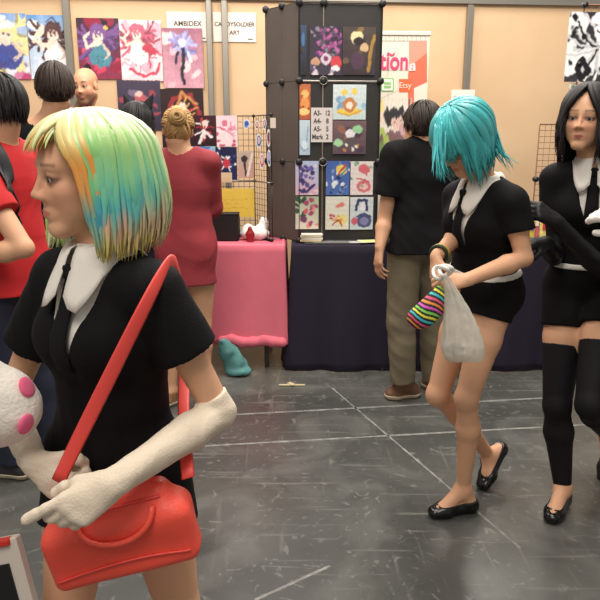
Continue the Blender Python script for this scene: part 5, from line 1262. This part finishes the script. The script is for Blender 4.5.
# ---------------------------------------------------- 4. white-gloved person just beyond the right edge
nk = P(688, 172, 2.05); pel = P(686, 300, 2.07); hd = Head(P(685, 112, 2.03), head_frame(35), .95)
B = Body(pel, nk, 25, 30, .93, head=hd)
B.legs = {q_: dict(kn=V(pel[0]+s_*.07, 2.05, .45), an=V(pel[0]+s_*.06, 2.10, .085), toe=V(pel[0]+s_*.05-.04, 1.93, .02), heel=V(pel[0]+s_*.06, 2.13, .035)) for q_, s_ in (('L', 1), ('R', -1))}
B.arms = {'R': dict(el=P(652, 262, 2.10), wr=P(631, 227, 1.97), hand=dict(d=V(-.55, -.05, .35), N=V(-.1, .8, -.5), curls=(35, 45, 55, 60), thumb=(45, 20, 15))), 'L': dict(el=P(716, 270, 2.0), wr=P(690, 300, 1.85), hand=dict(d=V(-.4, -.2, -.8), N=V(-.8, .2, .1)))}
root = thing('person', 'person beyond the right edge of whom only a white-gloved hand shows', 'person', (pel[0], 2.05, 0))
S = Sdf(); B.torso(S, SKIN); B.neckp(S, SKIN); head_prims(S, hd, SKIN, detail=True)
for q_ in 'LR': B.arm(S, q_, SKIN, upto='wr'); B.leg(S, q_, SKIN)
S.build('body', .006, skinm, root, paint=face_paint(hd)); eyes(hd, root, (70, 60, 50))
cosplay(B, root, .007, -.2, .07, .55, 4, .4); shoes_flat(B, root, .006)
wh = mat('white_glove', (232, 226, 216), .7)
for q_ in 'LR': glove(B, root, q_, wh, .6, .004)
wig(hd, root, wigm, lambda ph, r: -.12, plain((214, 208, 200), .12), 260, face=55, fringe=lambda p_, r: (r.uniform(.03, .06), 0), width=(.010, .018), seed=3)

# ---------------------------------------------------- background people
def dressed(name_lbl, nk, pel, hy, sy, hd, sc, male, legs, arms, top, topm, botm, slv, hem, trous=1.0, seed=0, foot='shoe', shoem=None, h=.007, skinc=SKIN, paintkw=None, detail=True, slr=(.066, .062), bare=False, neck=.068):
    B = Body(pel, nk, hy, sy, sc, male=male, head=hd); B.legs = legs; B.arms = arms
    fl = legs['L']['heel']; root = thing('person', name_lbl, 'person', V(pel[0], pel[1], 0))
    S = Sdf(); B.torso(S, skinc); B.neckp(S, skinc); head_prims(S, hd, skinc, male, detail)
    for q_ in 'LR': B.arm(S, q_, skinc); B.leg(S, q_, skinc)
    S.build('body', h, skinm, root, paint=face_paint(hd, **(paintkw or {})))
    S = Sdf(); B.torso(S, infl=.014, k=.04)
    for q_ in 'LR':
        if slv <= 1: sleeve(S, B, q_, slv, slr[0]*sc, slr[1]*sc, k=.035)
        else:
            S.cap(B.sh[q_], arms[q_]['el'], slr[0]*sc, .052*sc, .03); w = arms[q_]; S.cap(w['el'], w['el']+(w['wr']-w['el'])*min(1, slv-1), .052*sc, .040*sc, .02, end=0)
    hz = hem
    if pel[2]-hz > 0: S.cap(pel+UP*.12-B.hf*.01, V(pel[0], pel[1], hz-.08)-B.hf*.02, (.158 if male else .14)*sc, (.210 if male else .172)*sc, .05, flat=(B.hf, .78))
    S.plane(V(0, 0, hz), -UP); crew(S, B, neck*sc); S.disp = folds(.006, 19, seed, (1.2, 1.2, .5))
    S.build(top, h, topm, root)
    if botm is not None:
        S = Sdf(); S.cap(B.hip['L'], B.hip['R'], .108*sc, .108*sc, .02); S.cap(pel+UP*.05, pel+UP*.1, .13*sc, .125*sc, .04, flat=(B.hf, .8))
        for q_ in 'LR':
            L = legs[q_]; hp, kn, an = B.hip[q_], L['kn'], L['an']; S.ell(hp*.9+pel*.1-B.hf*.034-UP*.02, V(.090, .088, .10)*sc, None, .03)
            S.cap(hp, kn, .100*sc, .084*sc, .02); S.ell(kn+(an-kn)*.33-B.hf*.014, V(.074, .074, .12)*sc, None, .03)
            e = kn+(an-kn)*trous; S.cap(kn, e, .084*sc, .070*sc, .02, end=.01)
        S.disp = folds(.007, 20, seed+3, (1.3, 1.3, .35)); S.build('trousers', h, botm, root)
    for q_ in 'LR':
        S = Sdf(); B.foot(S, q_, (1, 1, 1), infl=.010, wide=1.05); L = legs[q_]; S.plane(L['an']+UP*.0, UP)
        so = S.build('shoe', h*.8, shoem, root)
        S = Sdf(); B.foot(S, q_, (1, 1, 1), infl=.014, wide=1.05); S.plane(L['heel']-UP*.010, UP); S.plane((0, 0, .001), -UP); S.build('sole', h*.7, mat('pale_rubber', (190, 176, 150), .7), so)
    return root, B
def stand(x, Y, w=.10, yaw=180, kz=.50, s=1.0, fo=.0):
    f = facing(yaw); l = leftof(f); o = {}
    for q_, sg in (('L', 1), ('R', -1)):
        b = V(x, Y, 0)+l*sg*w; o[q_] = dict(kn=b+UP*kz*s+f*.02, an=b+UP*.09, heel=b-f*.04+UP*.04, toe=b+f*.17+l*sg*.03+UP*.03, f=f)
    return o
def short_hair(hd, root, rgb, seed=0, top=.012, back=-.025, side=.0, face=62, messy=.003, count=420, front=.07):
    def ze(ph, r): a = abs(ph); return back+r.uniform(-.012, .012) if a > 115 else (side if a < 100 else (side+back)/2)+r.uniform(-.012, .012)
    wig(hd, root, hairm, ze, plain(rgb, .35), count, (.080+top*.4, .098+top*.4, .090+top), (0, -.016, .034), face, lambda ph, r: (r.uniform(front-.02, front+.01), r.uniform(-12, 12)), .0, .12, (0, 60), 0, (.93, 1.12), (.005, .009), seed, wav=messy, ends=.03, jit=28)

# man in the black T-shirt
pel = V(P(419, 250, 3.5)[0], 3.5, .93); nk = V(P(423, 250, 3.5)[0], 3.50, 1.425); hd = Head(P(421, 130, 3.50), head_frame(148, 6), 1.0)
lg = stand(pel[0], 3.5, .10, 160, .50); 
lg['L'] = dict(kn=P(401, 322, 3.48), an=P(403, 381, 3.47), heel=F(413, 397)+UP*.04, toe=F(388, 399)+UP*.03, f=facing(120))
lg['R'] = dict(kn=P(434, 320, 3.55), an=P(434, 378, 3.58), heel=F(436, 392)+UP*.04, toe=F(426, 385)+UP*.03, f=facing(160))
ar = {'L': dict(el=P(385, 219, 3.47), wr=P(380, 247, 3.40), hand=dict(d=V(-.1, -.1, -1), N=V(.8, .3, 0), curls=(18, 22, 26, 30))), 'R': dict(el=P(458, 222, 3.5), wr=P(450, 240, 3.72), hand=dict(d=V(-.5, .5, -.3), N=V(-.5, 0, -1)))}
root, B = dressed('person with dark hair in a black T-shirt and khaki trousers, back turned, before the tower', nk, pel, 165, 165, hd, 1.0, True, lg, ar, 't_shirt', blackc, mat('khaki_cotton', (116, 106, 84), .85, bump=.2, bscale=120, vary=.2, vscale=6), .62, .865, 1.0, 2, shoem=mat('brown_suede', (112, 78, 56), .75), h=.0065, slr=(.078, .082))
short_hair(hd, root, (44, 34, 28), 5, .014, messy=.004)
# woman in maroon
pel = V(P(187, 250, 3.45)[0], 3.45, .88); nk = V(P(187, 250, 3.45)[0], 3.42, 1.385); hd = Head(P(178, 131, 3.42), head_frame(172, 10, -4), .95)
lg = stand(pel[0]-.02, 3.45, .085, 180, .47); lg['L']['toe'] = F(160, 408)+UP*.03; lg['L']['heel'] = F(172, 404)+UP*.035; lg['L']['an'] = F(172, 404)+UP*.085; 
ar = {'L': dict(el=P(158, 205, 3.48), wr=P(176, 205, 3.68), hand=dict(d=V(1, .4, 0), N=V(0, .1, -1))), 'R': dict(el=P(214, 208, 3.50), wr=P(203, 212, 3.72), hand=dict(d=V(-1, .4, 0), N=V(0, .1, -1)))}
root, B = dressed('person with a blonde bun in a long maroon top, back turned, at the pink table', nk, pel, 180, 180, hd, .96, False, lg, ar, 'tunic', mat('maroon_knit', (146, 46, 54), .8, bump=.2, bscale=160, vary=.12, vscale=6), None, 1.85, .70, 1, 4, shoem=mat('tan_sandal', (150, 110, 76), .6), h=.0065, slr=(.058, .05))
def bld(phi, t, r, p): return np.tile(lin((178, 142, 92))*(1+r.uniform(-.35, .4)), (len(t), 1))
mb = MB(); r = np.random.RandomState(9); paths = []; ws = []; cs = []; bun = hd.w(0, -.105, .045)
for i in range(240):      # hair drawn back to the bun
    ph = math.radians(r.uniform(-180, 180)); u0 = V(math.sin(ph)*.083, .045+.02*math.cos(ph), .028+.085*math.cos(ph)) if abs(ph) < 1.7 else V(math.sin(ph)*.066, -.02, -.055+.02*r.rand())
    p0 = np.array(u0); p2 = V(r.normal()*.02, -.105, .045+r.normal()*.02); t = np.linspace(0, 1, 10)[:, None]; q_ = (1-t)*p0+t*p2; cc = V(0, -.018, .03); d = q_-cc; rr = np.sqrt(((d/V(.082, .100, .092))**2).sum(1))[:, None]; q_ = cc+d/rr*r.uniform(.98, 1.05)
    paths.append(hd.c+(q_*hd.s)@hd.R.T); ws.append(.007); cs.append(bld(0, t[:, 0], r, None))
for i in range(120):      # coils of the bun
    a0 = r.rand()*6.28; rr = r.uniform(.012, .036); t = np.linspace(0, 1, 10); a = a0+t*r.uniform(2, 4); k = r.uniform(-.5, .5)
    q_ = np.stack([rr*np.cos(a)*1.25, -.118-.030*np.sqrt(1-(rr/.040)**2)+k*.02*t, .050+rr*np.sin(a)*1.1], 1); paths.append(hd.c+(q_*hd.s)@hd.R.T); ws.append(.007); cs.append(bld(0, t, r, None))
lockmesh(mb, paths, ws, .4, cs, hd.w(0, -.05, .03))
S = Sdf(); S.ell(hd.w(0, -.018, .030), V(.079, .097, .089)*hd.s, hd.R); S.ell(hd.w(0, -.115, .048), V(.046, .034, .040)*hd.s, hd.R); S.fn(lambda p: np.minimum(hd.loc(p)[:, 1]-.045, .07-hd.loc(p)[:, 2])); S.fn(lambda p: np.minimum(hd.loc(p)[:, 1]+.01, -.01-hd.loc(p)[:, 2])); v, f = S.mesh(.006); mb.add(v, f, lin((128, 96, 58)))
mb.build('hair', hairm, root, smooth=True, usecol=True)
# dark-haired man in black, left
pel = V(P(57, 250, 3.62)[0], 3.62, .98); nk = V(P(57, 250, 3.62)[0], 3.62, 1.535); hd = Head(P(56, 93, 3.62), head_frame(168, 0), 1.0)
ar = {'L': dict(el=P(22, 190, 3.62), wr=P(28, 222, 3.72), hand=dict(d=V(0, .3, -1), N=V(1, 0, 0))), 'R': dict(el=P(95, 190, 3.62), wr=P(92, 222, 3.72), hand=dict(d=V(0, .3, -1), N=V(-1, 0, 0)))}
root, B = dressed('person with tousled dark hair and black shirt facing the bearded stallholder', nk, pel, 175, 175, hd, 1.04, True, stand(pel[0], 3.62, .11, 175, .52), ar, 't_shirt', blackc, mat('dark_denim', (36, 40, 52), .85), .6, .88, 1, 7, shoem=mat('dark_shoe', (40, 38, 38), .6), slr=(.066, .07), neck=.085)
short_hair(hd, root, (50, 38, 32), 7, .026, messy=.004, count=520)
# bald bearded stallholder
pel = V(P(90, 250, 4.85)[0], 4.85, 1.03); nk = V(P(90, 250, 4.85)[0], 4.85, 1.64); hd = Head(P(86, 87, 4.80), head_frame(12, 6, -6), 1.03)
ar = {'L': dict(el=V(pel[0]+.26, 4.85, 1.24), wr=V(pel[0]+.2, 4.65, 1.05), hand=dict(d=V(-.3, -.9, -.2), N=V(0, 0, -1))), 'R': dict(el=V(pel[0]-.26, 4.85, 1.24), wr=V(pel[0]-.2, 4.65, 1.05), hand=dict(d=V(.3, -.9, -.2), N=V(0, 0, -1)))}
root, B = dressed('bald bearded person smiling behind the pink table', nk, pel, 5, 5, hd, 1.05, True, stand(pel[0], 4.85, .11, 5, .55), ar, 't_shirt', mat('grey_cotton', (112, 116, 122), .8), mat('dark_denim', (36, 40, 52), .85), .6, .92, 1, 8, shoem=mat('dark_shoe', (40, 38, 38), .6), h=.006, paintkw=dict(lips=(160, 86, 76), brow=(60, 44, 36), beard=(66, 48, 38)), neck=.075)
eyes(hd, root, (60, 44, 36))
S = Sdf(); B.torso(S, infl=.010); S.plane(B.along(.8), -B.up); crew(S, B, .060, -.03, .2); S.build('undershirt', .006, whitec, root)
# person with cat ears
pel = V(P(138, 250, 3.85)[0], 3.85, .92); nk = V(P(138, 250, 3.85)[0], 3.85, 1.40); hd = Head(P(138, 126, 3.85), head_frame(195, 8), .96)
ar = {'L': dict(el=P(112, 205, 3.85), wr=P(122, 215, 3.98), hand=dict(d=V(.3, .4, .1), N=V(0, 0, -1))), 'R': dict(el=P(164, 205, 3.85), wr=P(155, 215, 3.98), hand=dict(d=V(-.3, .4, .1), N=V(0, 0, -1)))}
root, B = dressed('person with black hair wearing a black cat-ear headband behind the pastel wig', nk, pel, 185, 185, hd, .94, False, stand(pel[0], 3.85, .09, 185, .48), ar, 'top', mat('charcoal_cotton', (52, 50, 54), .8), mat('dark_denim', (36, 40, 52), .85), .6, .84, 1, 9, shoem=mat('dark_shoe', (40, 38, 38), .6))
wig(hd, root, hairm, lambda ph, r: r.uniform(-.26, -.2), plain((30, 26, 28), .3), 360, face=50, fringe=lambda p_, r: (.04, 0), seed=22, flare=.02)
th_ = thing('cat_ear_headband', 'black cat-ear headband on the head behind the pastel wig', 'headband', hd.w(0, 0, .10))
furm = mat('black_fur', (22, 20, 24), .9)
mb = MB(); mb.tube([hd.w(.102*math.sin(a), .0, .03+.112*math.cos(a)) for a in np.linspace(-1.5, 1.5, 25)], .006, 8); mb.build('band', furm, th_, smooth=True)
for sg in (-1, 1):
    S = Sdf(); b_ = hd.w(sg*.062, 0, .118); tpx = hd.w(sg*.098, 0, .185); S.cap(b_, tpx, .034, .005, .01, flat=(hd.R[:, 1], .4)); S.ell((b_+tpx)/2+hd.R[:, 1]*.016, V(.014, .014, .02), None, .005, op='s'); S.build('ear', .004, furm, th_)
# person in red at the left edge
pel = V(P(10, 250, 2.72)[0], 2.72, .92); nk = V(P(10, 250, 2.72)[0], 2.72, 1.425); hd = Head(P(-1, 111, 2.70), head_frame(112, 6), 1.0)
ar = {'R': dict(el=P(10, 240, 2.95), wr=P(-30, 250, 2.92), hand=dict(d=V(-1, 0, 0), N=V(0, .3, -1))), 'L': dict(el=P(24, 248, 2.46), wr=P(-36, 260, 2.46), hand=dict(d=V(-1, -.1, 0), N=V(0, .3, -1)))}
root, B = dressed('person with black hair and a red T-shirt with a black strap at the left edge', nk, pel, 108, 108, hd, .98, True, stand(pel[0], 2.72, .11, 108, .5), ar, 't_shirt', mat('red_cotton', (190, 26, 30), .8, bump=.1, bscale=160), mat('navy_denim', (30, 34, 52), .85, vary=.2), .62, .83, 1, 12, shoem=mat('dark_shoe', (40, 38, 38), .6), h=.006, slr=(.074, .078), neck=.08)
short_hair(hd, root, (26, 22, 22), 15, .012, back=-.05, side=-.02, messy=.003, count=480)
bk = P(-38, 275, 2.50)
tb = thing('shoulder_bag', 'black shoulder bag whose strap crosses the red T-shirt at the left edge', 'bag', bk-UP*.14)
S = Sdf(); S.box(bk, (.10, .05, .14), None, .03); S.disp = folds(.003, 25, 3); S.build('bag_body', .007, mat('black_nylon', (26, 26, 30), .55), tb)
bvt = bvh([o for o in root.children if o.name.startswith('t_shirt')][0])
sh_ = B.sh['L']; m_ = B.neck*.45+sh_*.55
Q = strapf([bk+V(0, 0, .13), P(-18, 238, 2.48), P(-2, 205, 2.50), P(8, 182, 2.55), m_+UP*.07, m_+UP*.04-B.sf*.09, m_-UP*.05-B.sf*.14, m_-UP*.2-B.sf*.16, m_-UP*.3-B.sf*.15])
nn_ = []
for i in range(len(Q)):
    l_, n_, ix_, ds_ = bvt.find_nearest(Vector(tuple(Q[i]))); l_, n_ = np.array(l_), np.array(n_)
    if i > 12: Q[i] = l_+n_*.008
    nn_.append(n_)
for _ in range(3): Q[1:-1] = (Q[:-2]+Q[1:-1]*2+Q[2:])/4
mb = MB(); mb.tube(Q, .022, 8, flat=(np.array(nn_), .2)); mb.build('strap', mat('black_nylon', (26, 26, 30), .55), tb, smooth=True)
# bordered folder carried at bottom left
c = P(6, 575, 1.12); tb = thing('folder', 'black folder with pale edges and a red mark at the bottom left corner', 'folder', c-UP*.12)
Xf, Yf = nrm(V(.93, -.1, .26)), nrm(V(-.30, .2, .93)); Yf = nrm(Yf-(Yf@Xf)*Xf); Nf = np.cross(Xf, Yf); Rf = np.stack([Xf, Nf, Yf], 1)
cc = P(18, 535, 1.12)-Xf*.1075-Yf*.150
mb = MB(); mb.box(cc, (.215, .022, .30), Rf, .003); mb.build('board', mat('folder_edge', (206, 196, 184), .5), tb)
mb = MB(); mb.box(cc-Xf*.012-Yf*.03-V(0, .0125, 0), (.185, .004, .27), Rf, .001); mb.build('cover', mat('folder_black', (22, 20, 22), .35), tb)
mb = MB(); mb.box(cc+Xf*.07+Yf*.146-V(0, .008, 0), (.05, .024, .012), Rf, .002); mb.build('corner_tab', mat('folder_red', (196, 44, 30), .5), tb)
for a_, b_, w_ in ((-.01, -.04, .02), (-.03, -.055, .012), (.02, -.07, .014)):
    mb = MB(); mb.prism([(-.02, -.008), (.022, -.014), (.014, .006), (.03, .02), (-.004, .010), (-.024, .018)], cc-V(0, .016, 0)+Xf*(a_+.04)+Yf*(b_-.0), Xf, Yf, .001); mb.build('red_mark', mat('folder_red', (196, 44, 30), .5), tb)
# =================================================================== camera, lights
cam = bpy.data.cameras.new('camera'); cam.sensor_width = 36; cam.lens = FOC/600*36; cam.clip_start = .05
co = bpy.data.objects.new('camera', cam); C.objects.link(co); co.location = (0, 0, CAMZ); co.rotation_euler = (math.pi/2-TH, 0, 0)
bpy.context.scene.camera = co
w = bpy.data.worlds.new('hall'); bpy.context.scene.world = w; w.use_nodes = True
w.node_tree.nodes['Background'].inputs[0].default_value = (1.0, .93, .86, 1); w.node_tree.nodes['Background'].inputs[1].default_value = .42
def lamp(name, loc, size, power, rgb=(1, .95, .88), target=None, sy=None):
    l = bpy.data.lights.new(name, 'AREA'); l.shape = 'RECTANGLE'; l.size = size; l.size_y = sy or size; l.energy = power; l.color = rgb
    o = bpy.data.objects.new(name, l); C.objects.link(o); o.location = loc
    if target is not None:
        d = Vector(target)-Vector(loc); o.rotation_euler = d.to_track_quat('-Z', 'Y').to_euler()
    return o
lamp('hall_lamp', (.3, 2.2, 4.6), 1.6, 120, target=(.3, 2.2, 0))
lamp('hall_lamp', (-1.5, 4.2, 4.6), 1.4, 70, target=(-1.5, 4.4, 0))
lamp('hall_lamp', (1.8, 4.3, 4.6), 1.4, 80, target=(1.8, 4.4, 0))
lamp('hall_lamp', (-.6, -.8, 4.4), 1.6, 90, target=(0, 2.6, .6))
lamp('wall_area_light', (-1.2, 3.6, 3.6), .5, 26, (1, .88, .72), target=(-1.2, 5.6, 1.7), sy=.3)  # warm area lights aimed at the back wall
lamp('wall_area_light', (.9, 3.6, 3.6), .5, 26, (1, .88, .72), target=(.9, 5.6, 1.7), sy=.3)
lamp('hall_lamp', (0, 8.6, 4.9), 6.0, 230, target=(0, 2.2, 0), sy=1.2)  # added unseen lamp beyond the wall, placed for glare on the floor
sc_ = bpy.context.scene; sc_.view_settings.view_transform = 'Standard'; sc_.view_settings.look = 'None'; sc_.view_settings.gamma = 1; sc_.view_settings.exposure = 0
sc_.view_settings.use_curve_mapping = False
